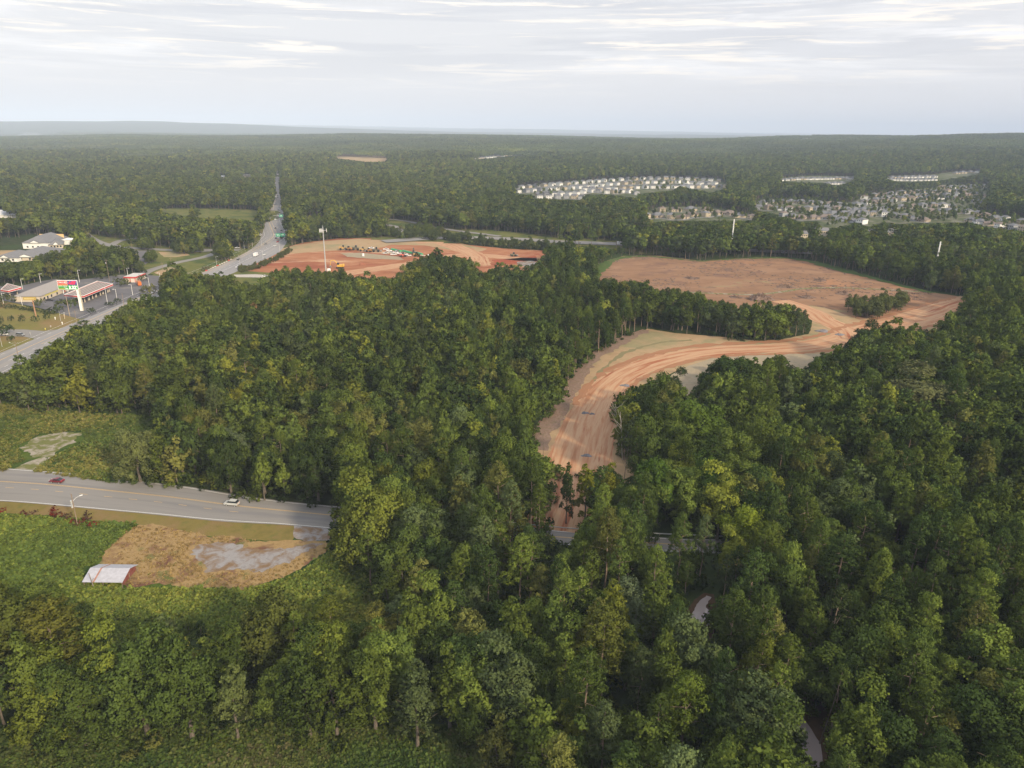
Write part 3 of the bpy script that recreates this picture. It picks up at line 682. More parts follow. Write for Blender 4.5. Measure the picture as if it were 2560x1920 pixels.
GRAVEL = ground_mat("gravel", [([(.19, .178, .178), (.26, .25, .252), (.22, .208, .205)], .7, 8, .3, .7, None, .3), ([(.15, .10, .065), (.20, .135, .08)], .8, 7, .3, .7, (.22, .44, .60), .6)], .05, 6)
PALEGRAVEL = ground_mat("pale_gravel", [([(.25, .22, .18), (.34, .305, .26)], 1.5, 8, .3, .7, None, .3), ([(.15, .145, .055), (.11, .125, .04)], .8, 7, .3, .7, (.28, .40, .56), .5)], .05, 6)
LAWN = ground_mat("lawn", [([(.135, .130, .040), (.170, .150, .050), (.125, .130, .036)], .07, 6, .3, .7, None, 0), ([(.19, .13, .06), (.22, .155, .075)], .4, 5, .3, .7, (.035, .48, .62), .3)], .05, 2)
ROUGH = ground_mat("rough_grass", [([(.080, .095, .030), (.115, .120, .036), (.140, .125, .050)], .12, 7, .3, .7, None, 0), ([(.050, .075, .022), (.07, .09, .03)], .35, 5, .3, .7, (.05, .5, .62), .3)], .3, 1)
CLAY = ground_mat("red_clay", [([(.24, .100, .054), (.305, .138, .076), (.355, .185, .108)], .035, 7, .32, .68, None, .8), ([(.21, .070, .040), (.27, .095, .055)], .05, 6, .3, .7, (.012, .54, .63), .8), ([(.42, .27, .165), (.48, .32, .21)], .05, 6, .3, .7, (.016, .56, .64), .6)], .25, .5, stretch=(1, 1.6, 1))
STUMPS = ground_mat("cleared_land", [([(.185, .108, .068), (.232, .138, .086), (.270, .168, .108)], .05, 8, .3, .7, None, .6), ([(.15, .090, .068), (.19, .115, .085)], .22, 8, .3, .7, (.10, .54, .62), .6), ([(.20, .20, .10), (.24, .22, .12)], .3, 6, .3, .7, (.03, .62, .70), .4), ([(.34, .17, .09), (.38, .20, .11)], .08, 6, .3, .7, (.011, .56, .66), .6)], .6, .3, stretch=(.55, 1, 1))
TAN = ground_mat("straw_covered_bank", [([(.275, .185, .108), (.335, .235, .140), (.290, .220, .125)], .10, 7, .3, .7, None, .4), ([(.215, .19, .105), (.25, .215, .12)], .3, 6, .3, .7, (.03, .5, .64), .4)], .2, .6)
GREYSTRAW = ground_mat("grey_bank", [([(.235, .195, .135), (.29, .24, .17), (.22, .20, .14)], .25, 7, .3, .7, None, .4)], .1, 1)
TRACK = ground_mat("dirt_track", [([(.28, .130, .070), (.36, .195, .115), (.43, .28, .175), (.31, .155, .086)], .42, 6, .30, .70, None, .35), ([(.26, .095, .052), (.31, .12, .065)], .35, 6, .3, .7, (.22, .57, .64), .3)], .15, 1, 'UV', (1, .07, 1))
ASPH = ground_mat("asphalt", [([(.20, .197, .203), (.245, .24, .245), (.225, .22, .222)], .5, 7, .3, .7, None, .2), ([(.26, .25, .24), (.285, .27, .26)], .6, 5, .3, .7, (.30, .48, .62), .1)], 0, 1, 'UV', (1, .05, 1))
ASPH2 = ground_mat("old_asphalt", [([(.185, .178, .172), (.225, .215, .205), (.205, .195, .19)], .5, 7, .3, .7, None, .2), ([(.16, .16, .165), (.20, .19, .19)], .5, 5, .3, .7, (.28, .52, .66), .1)], 0, 1, 'UV', (1, .04, 1))
LOT = ground_mat("parking_asphalt", [([(.095, .095, .105), (.135, .13, .138), (.115, .112, .12)], .08, 8, .3, .7, None, .4), ([(.17, .16, .155), (.19, .18, .17)], .2, 6, .3, .7, (.05, .56, .66), .3)], 0, 1)
CONC = ground_mat("concrete", [([(.34, .31, .28), (.42, .39, .36)], .6, 6, .3, .7, None, 0)], 0, 1)
WHITE = paint("white_paint", (.72, .72, .70), .6); YELLOW = paint("yellow_paint", (.55, .36, .12), .6)
WATER, N_, L_ = mat_new("muddy_skylit_water")
_o = N_.new('ShaderNodeOutputMaterial'); _b = N_.new('ShaderNodeBsdfPrincipled'); _b.inputs['Base Color'].default_value = (.30, .26, .26, 1); _b.inputs['Roughness'].default_value = .04; L_.new(_b.outputs[0], _o.inputs[0])  # pale base colour: muddy water plus sky reflection painted in

# near field, verge, lot
sheet('field', [(-160, 1235), (0, 1243), (233, 1258), (428, 1274), (583, 1288), (805, 1307), (860, 1330), (900, 1420), (960, 1560), (700, 1600), (0, 1600), (-200, 1600)], FIELD, .02)
sheet('strip_grass', [(-300, 1820), (0, 1835), (450, 1800), (900, 1800), (1100, 1810), (1700, 1860), (1900, 2300), (-300, 2300)], FIELD, .02)
sheet('verge', [(-160, 1231), (0, 1240), (233, 1256), (428, 1272), (583, 1286), (760, 1303), (750, 1322), (731, 1350), (661, 1352), (560, 1346), (486, 1334), (342, 1311), (272, 1307), (160, 1292), (0, 1282), (-160, 1275)], VERGE, .05, .25, 1.5)
sheet('verge_north', [(-160, 1160), (0, 1172), (128, 1182), (338, 1208), (428, 1220), (599, 1248), (828, 1270), (1000, 1285), (1000, 1300), (828, 1285), (428, 1235), (128, 1196), (0, 1187), (-160, 1180)], VERGE, .05, .3, 1.5)
sheet('straw_lot', [(338, 1315), (380, 1311), (412, 1317), (486, 1332), (622, 1350), (731, 1352), (820, 1352), (828, 1373), (770, 1408), (719, 1442), (622, 1472), (540, 1475), (467, 1470), (389, 1458), (323, 1474), (300, 1462), (290, 1425), (240, 1414), (250, 1395), (264, 1377), (303, 1338)], STRAW, .08, .8, 1.0)
sheet('gravel_lot', [(486, 1365), (544, 1358), (603, 1360), (661, 1374), (720, 1366), (762, 1360), (790, 1352), (815, 1356), (775, 1380), (723, 1408), (680, 1420), (583, 1422), (513, 1434), (500, 1412), (467, 1388)], GRAVEL, .11, 1.1, 1.0, seed=5)
sheet('gravel_apron', [(740, 1305), (812, 1308), (840, 1350), (758, 1357), (735, 1343)], GRAVEL, .12, .5, 1.2, seed=6)
sheet('grass_clearing', [(-200, 990), (0, 1000), (174, 1020), (400, 1040), (500, 1100), (480, 1210), (338, 1212), (128, 1186), (0, 1176), (-200, 1166)], FIELD, .02)
sheet('gravel_drive', [(15, 1183), (80, 1189), (119, 1150), (108, 1143), (60, 1160)], PALEGRAVEL, .10, .3, 1.0, seed=7)
sheet('gravel_patch', [(44, 1118), (100, 1093), (155, 1080), (210, 1082), (190, 1100), (150, 1128), (119, 1150), (100, 1142)], PALEGRAVEL, .07, .9, 1.0, seed=8)

# the near road and its continuation behind the trees
UPE = G([(-160, 1170), (0, 1181), (128, 1190.5), (338, 1218), (428, 1229), (599, 1257), (828, 1278), (1384, 1329), (1649, 1345), (1784, 1350)])
LOE = G([(-160, 1234), (0, 1243), (118, 1250), (330, 1265), (428, 1274), (583, 1288), (805, 1307), (1384, 1358), (1649, 1376.6), (1778, 1380)])
ext = np.array([[150., 186.], [260., 180.]])
UPE = np.vstack([UPE, ext+[[0, 4]]]); LOE = np.vstack([LOE, ext-[[0, 3.4]]])
mid = (UPE+LOE)/2; hw = np.linalg.norm(UPE-LOE, axis=1)/2
_, RS = ribbon('road', mid, -hw, hw, ASPH2, .14, 3)
def marks(name, C, items, mat, step=3., z=.148):
    """items: (offset, width, dash length or None, period, start, end)"""
    S = spline(C, step); c = S[:, :2]; t = np.gradient(c, axis=0); t /= np.linalg.norm(t, axis=1)[:, None]; nr = np.stack([-t[:, 1], t[:, 0]], 1)
    ln = np.concatenate([[0], np.cumsum(np.linalg.norm(np.diff(c, axis=0), axis=1))]); V = []; F = []
    for off, w, dash, per, s0, s1 in items:
        pos = np.arange(s0, min(s1, ln[-1]), 3. if dash is None else per)
        for p in pos:
            e = p+(3.0 if dash is None else dash); q = []
            for L_v in (p, min(e, ln[-1])):
                o_ = off if np.isscalar(off) else np.interp(L_v/ln[-1], np.linspace(0, 1, len(off)), off)
                for k in (-.5, .5):
                    x_ = np.interp(L_v, ln, c[:, 0])+np.interp(L_v, ln, nr[:, 0])*(o_+w*k); y_ = np.interp(L_v, ln, c[:, 1])+np.interp(L_v, ln, nr[:, 1])*(o_+w*k)
                    q.append((x_, y_, float(height(x_, y_))+z))
            b = len(V); V += q; F.append((b, b+2, b+3, b+1))
    o = link_mesh(name, V, F, mat); tag(o, kind='structure'); return o
marks('road_edge_line', mid, [(list(hw-.5), .16, None, 3, 0, 999), (list(-hw+.5), .16, None, 3, 0, 999)], WHITE)
marks('road_centre_line', mid, [([1.6]*4+[.9, .2]+[.1]*8, .14, None, 3, 0, 999), ([2.0]*4+[1.2, .55]+[.4]*8, .14, None, 3, 0, 999), ([-2.0]*4+[-1.2, -.5]+[-.2]*8, .14, 3, 9, 0, 110)], YELLOW)

# highway
HC = [(-256, 230), (-258, 300), (-259.5, 350), (-260, 390), (-259, 440), (-258, 500), (-255, 560), (-252, 620), (-252, 680), (-254, 740), (-262, 800), (-283, 860), (-312, 940), (-345, 1050), (-421, 1310), (-519, 1630), (-610, 1930), (-700, 2230)]
def edge_offsets(C, F_pts, default, sign, n=60):
    S_ = spline(C, 6)[:, :2]; t = np.gradient(S_, axis=0); t /= np.linalg.norm(t, axis=1)[:, None]; nr = np.stack([-t[:, 1], t[:, 0]], 1); par = []; off = []
    for p in G(F_pts):
        k_ = np.argmin(((S_-p)**2).sum(1)); par.append(k_/(len(S_)-1)); off.append(float((p-S_[k_])@nr[k_]))
    o_ = np.argsort(par); par = np.array(par)[o_]; off = np.array(off)[o_]; q_ = np.linspace(0, 1, n)
    r_ = np.interp(q_, par, off); r_[q_ < par[0]] = default*sign; r_[q_ > par[-1]] = sign*8; return list(r_)
HL = edge_offsets(HC, [(0, 887), (83, 848.7), (180, 810), (518, 677), (560, 659), (598, 640), (622, 628), (640, 612), (650, 590), (662, 570), (668, 545), (678, 523), (688, 495), (690, 465)], 12, 1)
HR = edge_offsets(HC, [(0, 939), (30, 925), (560, 692), (612, 672), (640, 656), (690, 640), (716, 606), (713, 570), (711.6, 545), (706, 515), (699, 485), (696, 455)], 12, -1)
ribbon('highway', HC, HR, HL, ASPH, .16, 6)
marks('highway_lane_line', HC, [(11.3, .16, None, 3, 0, 1100), (-11.3, .16, None, 3, 0, 1100), (7.2, .16, 3, 10, 0, 900), (-3.0, .16, 3, 10, 0, 260), (-7.2, .16, 3, 10, 0, 900), (3.6, .16, 3, 10, 330, 900)], WHITE, 6, .172)
marks('highway_centre_line', HC, [(1.75, .18, None, 3, 0, 1200), (1.35, .16, None, 3, 0, 1200), (-1.75, .18, None, 3, 150, 1200), (-1.35, .16, 3, 9, 150, 1200)], YELLOW, 6, .172)
sheet('highway_verge', [(-320, 240), (-246, 240), (-240, 500), (-236, 640), (-225, 760), (-270, 880), (-330, 1050), (-360, 1050), (-310, 860), (-290, 700), (-290, 560), (-310, 400)], ROUGH, .02, 0, 30, True)

# gas station ground, lawns
sheet('lawn', [(-140, 745), (0, 750), (80, 768), (150, 784), (200, 798), (190, 812), (148, 822), (110, 829), (0, 826), (-140, 822)], LAWN, .05, .2, 3)
sheet('lawn_south', [(-140, 838), (0, 840), (60, 842), (83, 848), (40, 872), (0, 888), (-140, 940)], LAWN, .05, .2, 3)
sheet('side_street', [(-140, 820), (0, 824), (60, 824), (110, 828), (150, 823), (90, 850), (83, 846), (60, 842), (0, 840), (-140, 838)], ASPH2, .08)
LOTP = [(-140, 716), (0, 716), (52, 715), (98, 704), (139, 697), (195, 700), (299, 687), (369, 688), (420, 692), (440, 730), (395, 745), (347, 744), (312, 760), (225, 793), (200, 798), (150, 784), (90, 768), (0, 750), (-140, 745)]
sheet('parking_lot', LOTP, LOT, .09)
# ground left of the highway
sheet('ramp_grass', [(200, 575), (360, 575), (620, 575), (640, 610), (600, 640), (540, 664), (420, 690), (362, 684), (330, 640), (210, 610)], ROUGH, .03, .5, 8)
sheet('motel_lot', [(330, 626), (372, 626), (385, 640), (372, 655), (362, 662), (335, 650)], LOT, .08)
ribbon('ramp_road', G([(352, 690), (372, 678), (400, 668), (450, 655), (500, 645), (530, 636), (545, 628), (520, 624), (470, 625)]), -4, 4, ASPH2, .09)
ribbon('back_road', G([(205, 578), (222, 593), (260, 610), (330, 620), (400, 624), (480, 628), (560, 625), (600, 625)]), -5, 5, ASPH2, .10)
ribbon('back_road_spur', G([(280, 612), (300, 602), (330, 597), (350, 594)]), -4, 4, ASPH2, .11)
sheet('bare_lot', [(385, 682), (400, 676), (425, 667), (440, 672), (455, 690), (440, 700)], TAN, .06, .4, 4)
sheet('bare_strip', [(395, 630), (460, 630), (475, 638), (440, 643), (410, 643)], TAN, .06, .4, 4)
patch_sheet('meadow', [(345, 520), (420, 521), (560, 521), (700, 527), (690, 552), (560, 556), (440, 550)], ROUGH, .3, 8)
patch_sheet('east_meadow', [(735, 541), (900, 541), (1040, 550), (1160, 570), (1400, 590), (1700, 612), (1700, 640), (1400, 622), (1100, 606), (900, 596), (735, 596)], ROUGH, .3, 10)
for nm_, pl_, mt_ in (('far_field', [(270, 380), (389, 376), (490, 371), (490, 384), (350, 394), (270, 390)], ROUGH), ('far_pasture', [(498, 371), (600, 369), (570, 382), (505, 390)], ROUGH), ('distant_yard', [(276, 347), (314, 350), (308, 360), (280, 358)], TAN), ('distant_pasture', [(1978, 339), (2066, 341), (2056, 350), (1984, 349)], ROUGH), ('distant_field', [(62, 369), (158, 369), (158, 376), (62, 376)], ROUGH), ('far_bare_field', [(828, 383), (900, 387), (985, 391), (975, 410), (918, 410), (838, 400)], TAN)):
    patch_sheet(nm_, pl_, mt_, .6, 24)

# the graded construction site
sheet('construction_site', [(560, 684), (610, 668), (723, 616), (763, 606), (845, 596), (967, 594), (1089, 600), (1170, 612), (1260, 621), (1400, 629), (1400, 690), (1300, 720), (1190, 735), (1000, 745), (830, 745), (700, 720), (600, 700)], CLAY, .05, .8, 5)
sheet('tan_grade', [(660, 628), (723, 617), (800, 603), (900, 597), (1005, 604), (1090, 602), (1170, 613), (1216, 622), (1180, 636), (1140, 628), (1060, 614), (980, 612), (940, 622), (800, 628), (740, 634), (690, 630)], TAN, .09, 1.2, 6, seed=3)
ribbon('haul_track', G([(760, 700), (830, 690), (900, 678), (1010, 662), (1090, 648), (1150, 638), (1220, 640), (1300, 648), (1380, 650)]), -9, 9, TRACK, .12, 5, ragged=.7)
ribbon('haul_track_upper', G([(1040, 606), (1090, 604), (1130, 614), (1160, 626), (1190, 640), (1200, 664)]), -10, 10, TRACK, .13, 5, ragged=.8)
sheet('grey_patch', [(850, 634), (900, 632), (1000, 642), (1010, 650), (940, 648), (870, 642)], GREYSTRAW, .12, .8, 4)
sheet('dark_pit', [(1230, 650), (1290, 646), (1340, 640), (1345, 652), (1300, 660), (1240, 658)], ground_mat("dark_clay", [([(.22, .06, .035), (.30, .09, .05)], .08, 6, .3, .7, None, .5)], .3, .5), .12, .8, 4)
sheet('pond_bed', [(1290, 655), (1330, 652), (1350, 660), (1320, 666), (1295, 664)], GRAVEL, .15, .4, 3)
sheet('access_road', [(585, 687), (640, 686), (720, 692), (720, 698), (640, 694), (585, 693)], CONC, .14, .1, 6)
sheet('access_verge', [(560, 672), (620, 678), (700, 684), (740, 700), (700, 722), (600, 716), (540, 700)], ROUGH, .08, .5, 6)

# the cleared land and the dirt road
sheet('cleared_land', [(1440, 705), (1473, 688), (1517, 651), (1560, 640), (1652, 640), (1750, 652), (1842, 646), (1951, 644), (2021, 652), (2113, 677), (2222, 704), (2331, 731), (2445, 747), (2440, 800), (2400, 830), (2200, 850), (2040, 800), (1830, 790), (1600, 745), (1500, 730)], STUMPS, .05, .8, 5)
sheet('road_bank', [(1618, 822), (1685, 833), (1801, 842), (1924, 855), (2021, 836), (2034, 790), (1960, 762), (2060, 768), (2150, 800), (2290, 768), (2400, 740), (2450, 748), (2420, 790), (2400, 850), (2290, 860), (2180, 880), (2100, 905), (1990, 905), (1800, 912), (1690, 930), (1600, 965), (1560, 1020), (1580, 1110), (1640, 1200), (1600, 1250), (1480, 1322), (1380, 1315), (1370, 1200), (1320, 1150), (1335, 1090), (1375, 1055), (1407, 1010), (1422, 975), (1453, 934), (1482, 903), (1526, 871)], TAN, .10, .5, 3)
sheet('grey_bank', [(1640, 960), (1720, 915), (1790, 893), (1875, 884), (1960, 885), (2060, 884), (2140, 868), (2200, 900), (2060, 980), (1800, 1040), (1600, 1060), (1560, 1020)], GREYSTRAW, .14, .5, 3)
DR = G([(1412, 1330), (1430, 1270), (1440, 1210), (1450, 1150), (1468, 1080), (1490, 1020), (1525, 965), (1580, 928), (1660, 900), (1750, 882), (1850, 874), (1960, 870), (2060, 860), (2130, 842), (2200, 822), (2280, 804), (2350, 786), (2410, 764), (2450, 752)])
ribbon('dirt_road', DR, [-13, -12, -10, -8, -8, -8, -9, -11, -12, -12], [13, 12, 10, 8, 8, 9, 11, 15, 18, 14], TRACK, .18, 3, ragged=.35)
ribbon('dirt_road_branch', G([(2130, 850), (2110, 825), (2060, 800), (2040, 785), (1990, 765), (1950, 752)]), -8, 8, TRACK, .20, 3, ragged=.4)
ribbon('farm_track', G([(1690, 730), (1780, 734), (1880, 737), (1950, 731), (2010, 722), (2100, 720), (2200, 724), (2300, 730)]), -1.7, 1.7, PALEGRAVEL, .22, 4, ragged=.2)
MULCH = ground_mat("brushy_edge", [([(.17, .115, .088), (.23, .16, .125), (.15, .12, .075)], .5, 7, .3, .7, None, .6)], .4, .8)
ribbon('brushy_edge', G([(1338, 1125), (1352, 1088), (1382, 1050), (1411, 1008), (1430, 965), (1458, 928), (1487, 898), (1526, 872), (1556, 855), (1618, 826)]), [-5, -3, -4, -3, -3, -2], [6, 5, 4, 4, 6, 3], MULCH, .16, 2.5, ragged=.9)
REDEDGE = ground_mat("red_edge", [([(.26, .13, .072), (.32, .17, .10)], .4, 6, .3, .7, None, .4)], .1, 1, 'UV', (1, .1, 1))
ribbon('dirt_road_edge', DR[5:], [8, 8, 9, 11, 14, 17, 13], [10.5, 12, 14, 15, 18, 21, 16], REDEDGE, .21, 3, ragged=.9, seed=4)
ribbon('dirt_road_edge_near', DR[6:], [-10.5, -11, -12, -14, -14, -13], [-8, -8, -9, -11, -12, -11], REDEDGE, .22, 3, ragged=.7, seed=5)
ribbon('grading_line', G([(1470, 985), (1502, 930), (1540, 898), (1572, 878), (1656, 856), (1730, 851)]), -1.2, 1.2, ground_mat("olive_line", [([(.17, .155, .085), (.21, .18, .10)], .5, 5, .3, .7, None, .3)], 0), .15, 3, ragged=.6, seed=6)
FRINGE = ground_mat("green_fringe", [([(.050, .085, .025), (.070, .11, .032), (.10, .115, .045)], .3, 6, .3, .7, None, .3)], .4, .6)
ribbon('green_fringe', G([(1480, 696), (1500, 672), (1540, 648), (1600, 641), (1680, 646), (1750, 653), (1842, 647), (1951, 645), (2021, 653), (2060, 664), (2113, 678), (2222, 706), (2331, 733)]), [-6, -5, -4, -3, -3, -4, -6, -4, -3], [14, 7, 3, 2, 2, 3, 9, 4, 3], FRINGE, .24, 4, ragged=1.2)

# interstate behind the tree belt
ribbon('interstate', G([(960, 606), (1100, 597), (1200, 597), (1310, 601), (1380, 606), (1506, 611), (1620, 615), (1761, 622), (1960, 632), (2150, 637), (2290, 639), (2480, 642)]), -8, 12, ASPH2, .9, 10)
ribbon('interstate_ramp', G([(960, 562), (990, 568), (1000, 577), (990, 583), (960, 588)]), -4, 4, ASPH2, .8, 4)
ribbon('interstate_ramp_upper', G([(970, 549), (1010, 553), (1045, 560), (1120, 575), (1250, 592)]), -4, 4, ASPH2, .8, 5)

# water
V = []; 
LP = lambda a, d: (math.sin(a)*d, math.cos(a)*d, 1.0)
lk = link_mesh('lake', [LP(-.72, 7300), LP(-.604, 7600), LP(-.598, 8600), LP(-.603, 10400), LP(-.72, 10800)], [(4, 3, 2, 1, 0)], WATER); tag(lk, kind='structure')
lk = link_mesh('lake_arm', [LP(-.580, 7900), LP(-.553, 8200), LP(-.558, 9400), LP(-.561, 10300), LP(-.577, 10500), LP(-.572, 9000)], [(5, 4, 3, 2, 1, 0)], WATER); tag(lk, kind='structure')
sheet('creek', [(1722, 1570), (1732, 1536), (1738, 1516), (1752, 1498), (1766, 1489), (1776, 1494), (1772, 1520), (1778, 1548), (1750, 1590)], WATER, .10, .45, .8)
sheet('creek_bank', [(1690, 1600), (1716, 1530), (1735, 1500), (1760, 1482), (1785, 1486), (1796, 1530), (1790, 1600)], ground_mat("mud", [([(.060, .040, .024), (.090, .055, .034)], .5, 5, .3, .7, None, .3)], .1, 1), .06, .3, 1.5)
sheet('creek_bank_south', [(1780, 1720), (1870, 1700), (1960, 1700), (2040, 1740), (2090, 1800), (2080, 1990), (1980, 1990), (1960, 1830), (1900, 1790), (1800, 1800)], bpy.data.materials['mud'], .06, .3, 1.5)
sheet('creek_south', [(1960, 1795), (2005, 1790), (2050, 1860), (2070, 1990), (2000, 1990), (1990, 1880)], WATER, .10, .2, 1.5)

# understorey: low bushes under and between the near trees
def bush(seed, Rr=1.9, H=2.6, nl=7, dens=9, per=9, leaf=.36):
    rs_ = np.random.default_rng(seed); a = rs_.uniform(0, 6.28, nl); q = rs_.uniform(.2, .75, nl)*Rr
    C = np.stack([q*np.cos(a), q*np.sin(a), rs_.uniform(.25, .62, nl)*H], 1); r = rs_.uniform(.4, .62, nl)*Rr*.8; Rd = np.stack([r, r, r*.9], 1)
    return tufts_to_mesh(rs_, *[v for v in (lambda t: (t[0], t[1], t[3], t[2]))(tufts_on_lobes(rs_, C, Rd, dens))], per, leaf)
bushes = variants('brush', [joined('t', bush(60+i, 1.7+.25*i, 2.2+.5*i), None, [LEAF, BARK]) for i in range(4)])
bx, by, rs = candidates(64, 420, 4.4, 77, .80, 30)
gz = height(bx, by); keep = ~open_at(bx, by, gz) & ((by < 140) & (bx < 10) | (~open_at(bx, by, gz+1.6) & ~open_at(bx, by-2.4, gz) & ~open_at(bx-1.6, by-1.2, gz) & ~open_at(bx+1.6, by-1.2, gz))); s_ = rs.uniform(.6, 1.5, len(bx))*np.where((by < 150) & (bx < 10), .6, 1); bx, by, gz, s_ = bx[keep], by[keep], gz[keep], s_[keep]
bt = tints(len(bx), bx, by, np.zeros(len(bx), bool), rs)*.85
scatter('undergrowth', np.stack([bx, by, gz-.2], 1), rs.integers(0, 4, len(bx)), rs.uniform(0, 6.28, len(bx)), np.stack([s_, s_, s_], 1), bt, bushes, 'low green brush filling the ground between the near trees', 'undergrowth')

# tall weeds on the open grass
def weed(seed, n=26):
    rs_ = np.random.default_rng(seed); p = np.column_stack([rs_.normal(0, .42, (n, 2)), rs_.uniform(.05, .75, n)]); d = rs_.normal(0, .5, (n, 3))+[0, 0, .8]; d /= np.linalg.norm(d, axis=1)[:, None]
    t = np.cross(d, rs_.normal(0, 1, d.shape)); t /= np.linalg.norm(t, axis=1)[:, None]; b = np.cross(d, t); q = rs_.uniform(.14, .30, (n, 1))
    return np.stack([p+t*q, p+b*q, p-t*q, p-b*q], 1).reshape(-1, 3), np.arange(n*4).reshape(-1, 4), np.repeat(d, 4, 0)
weeds = variants('weeds', [link_mesh('t', *weed(70+i)[:2], LEAF, 'unlinked', normals=weed(70+i)[2]) for i in range(3)])
def weed_field(name, polyF, sp, tintf, size, seed, label, hole=()):
    Pw = G(polyF); x0, y0 = Pw.min(0); x1, y1 = Pw.max(0); rs_ = np.random.default_rng(seed); n = int((x1-x0)*(y1-y0)/(sp*sp))
    X_ = rs_.uniform(x0, x1, n); Y_ = rs_.uniform(y0, y1, n); k = inpoly(X_, Y_, Pw); ax, ay = proj(X_, Y_, np.zeros(n)); k &= (ax > -60) & (ax < 2620) & (ay < 2010)
    for h in hole: k &= ~inpoly(ax, ay, h)
    X_, Y_ = X_[k], Y_[k]; s_ = rs_.uniform(.7, 1.4, len(X_))*size*(1+.35*vnoise(X_, Y_, 7, 3)); t = tintf(X_, Y_, rs_)
    return scatter(name, np.stack([X_, Y_, height(X_, Y_)+.03], 1), rs_.integers(0, 3, len(X_)), rs_.uniform(0, 6.28, len(X_)), np.stack([s_, s_, s_], 1), t, weeds, label, 'weeds')
def tf(cols, sc, seed):
    cols = np.array(cols)
    def f(X_, Y_, rs_):
        v = (vnoise(X_, Y_, sc, seed)*.9+rs_.normal(0, .25, len(X_))+1)/2; k = np.clip(v*len(cols), 0, len(cols)-1).astype(int)
        return cols[k]*rs_.uniform(.75, 1.25, (len(X_), 1))
    return f
LOT_HOLE = [(330, 1318), (412, 1316), (486, 1332), (740, 1352), (830, 1352), (828, 1376), (719, 1444), (622, 1474), (467, 1472), (300, 1476), (285, 1440), (205, 1460), (205, 1420), (240, 1410), (264, 1377), (303, 1338)]
weed_field('tall_weeds', [(-160, 1285), (0, 1290), (160, 1300), (272, 1312), (342, 1316), (300, 1350), (264, 1390), (240, 1420), (320, 1476), (470, 1476), (622, 1480), (735, 1446), (830, 1380), (860, 1340), (930, 1420), (960, 1560), (700, 1600), (0, 1600), (-200, 1600)], .62,
           tf([(.085, .125, .028), (.120, .160, .032), (.175, .200, .038), (.225, .225, .045)], 16, 4), 1.15, 5, 'tall green and yellow weeds around the shed and straw lot', [LOT_HOLE])
weed_field('clearing_weeds', [(-200, 1005), (0, 1012), (174, 1032), (400, 1045), (400, 1100), (340, 1215), (128, 1186), (80, 1180), (125, 1150), (220, 1100), (205, 1076), (100, 1086), (40, 1118), (60, 1150), (10, 1178), (-200, 1166)], .85,
           tf([(.070, .105, .026), (.10, .13, .030), (.17, .17, .045), (.24, .21, .06)], 14, 2), 1.0, 6, 'green weeds and grass in the clearing north of the road')
weed_field('strip_weeds', [(-300, 1845), (0, 1850), (450, 1815), (900, 1820), (1100, 1830), (1600, 1880), (1700, 2300), (-300, 2300)], .50,
           tf([(.050, .085, .022), (.075, .11, .026), (.105, .125, .036), (.13, .12, .055)], 9, 7), .9, 7, 'rough grass along the bottom of the picture')
weed_field('straw_tufts', [(p_[0], p_[1]) for p_ in [(338, 1316), (412, 1318), (486, 1332), (622, 1350), (731, 1353), (815, 1356), (822, 1373), (770, 1406), (719, 1440), (622, 1470), (467, 1468), (389, 1456), (323, 1472), (295, 1445), (250, 1412), (264, 1379), (303, 1338)]], .95,
           tf([(.26, .18, .075), (.34, .24, .10), (.30, .21, .09), (.15, .15, .045)], 9, 3), .40, 8, 'dry straw and small weeds strewn over the bare lot', [[(480, 1362), (610, 1356), (820, 1350), (760, 1392), (690, 1422), (510, 1436), (498, 1410), (462, 1388)]])
sumac = [(6, 1283, .9), (60, 1292, 1.0), (84, 1288, .8), (138, 1290, 1.3), (150, 1296, 1.1), (170, 1300, 1.1), (222, 1300, 1.2), (205, 1315, 1.2), (185, 1312, .9), (235, 1318, 1.0)]
sb0 = bush(88, 1.8, 2.4, 7, 11, 9, .26)
sbm = link_mesh('sumac_shrub', sb0[0], sb0[1], LEAF, 'unlinked', normals=sb0[2]).data
order = ['leftmost', 'second', 'third', 'fourth', 'fifth', 'sixth', 'seventh', 'eighth', 'ninth', 'tenth']
for i, (a, b_, k) in enumerate(sorted(sumac)):
    o = bpy.data.objects.new('sumac_shrub', sbm); COL.objects.link(o); p = G(a, b_); o.location = (p[0], p[1], -.2); o.scale = (k, k, k); o.rotation_euler = (0, 0, i*1.3)
    o['tint'] = [(.20, .035, .022), (.13, .045, .030), (.10, .055, .04)][i % 3]
    tag(o, f"{['bright red', 'dark red', 'brown-red'][i % 3]} autumn shrub, {order[i]} from left in the hedge by the utility pole" if i else 'bright red autumn shrub at the left end of the hedge by the utility pole', 'shrub', 'red shrubs along the mown verge')

# ------------------------------------------------------------------ the nearest trees, one object each
def colour_word(t):
    names = ['dark green', 'green', 'bright green', 'olive', 'yellow-green', 'russet brown', 'grey-green', 'yellow']
    return names[int(np.argmin(((PAL/PAL.sum(1)[:, None]-np.array(t)/sum(t))**2).sum(1)*6+(PAL.sum(1)-sum(t))**2*14))]
def region(px, py):
    if py > 1380 and px < 880: return 'lower-left tree row'
    if py > 1380 and px < 1700: return 'bottom centre woods'
    if py > 1380: return 'bottom-right pine woods'
    if px < 880 and py > 1000: return 'woods above the silver car'
    if px < 1390: return 'woods left of the dirt road'
    return 'woods right of the dirt road'
def ordn(i):
    w = ['first', 'second', 'third', 'fourth', 'fifth', 'sixth', 'seventh', 'eighth', 'ninth', 'tenth', '11th', '12th', '13th']
    if i < 13: return w[i]
    i += 1; return f"{i}{'th' if 10 <= i % 100 <= 20 else {1: 'st', 2: 'nd', 3: 'rd'}.get(i % 10, 'th')}"
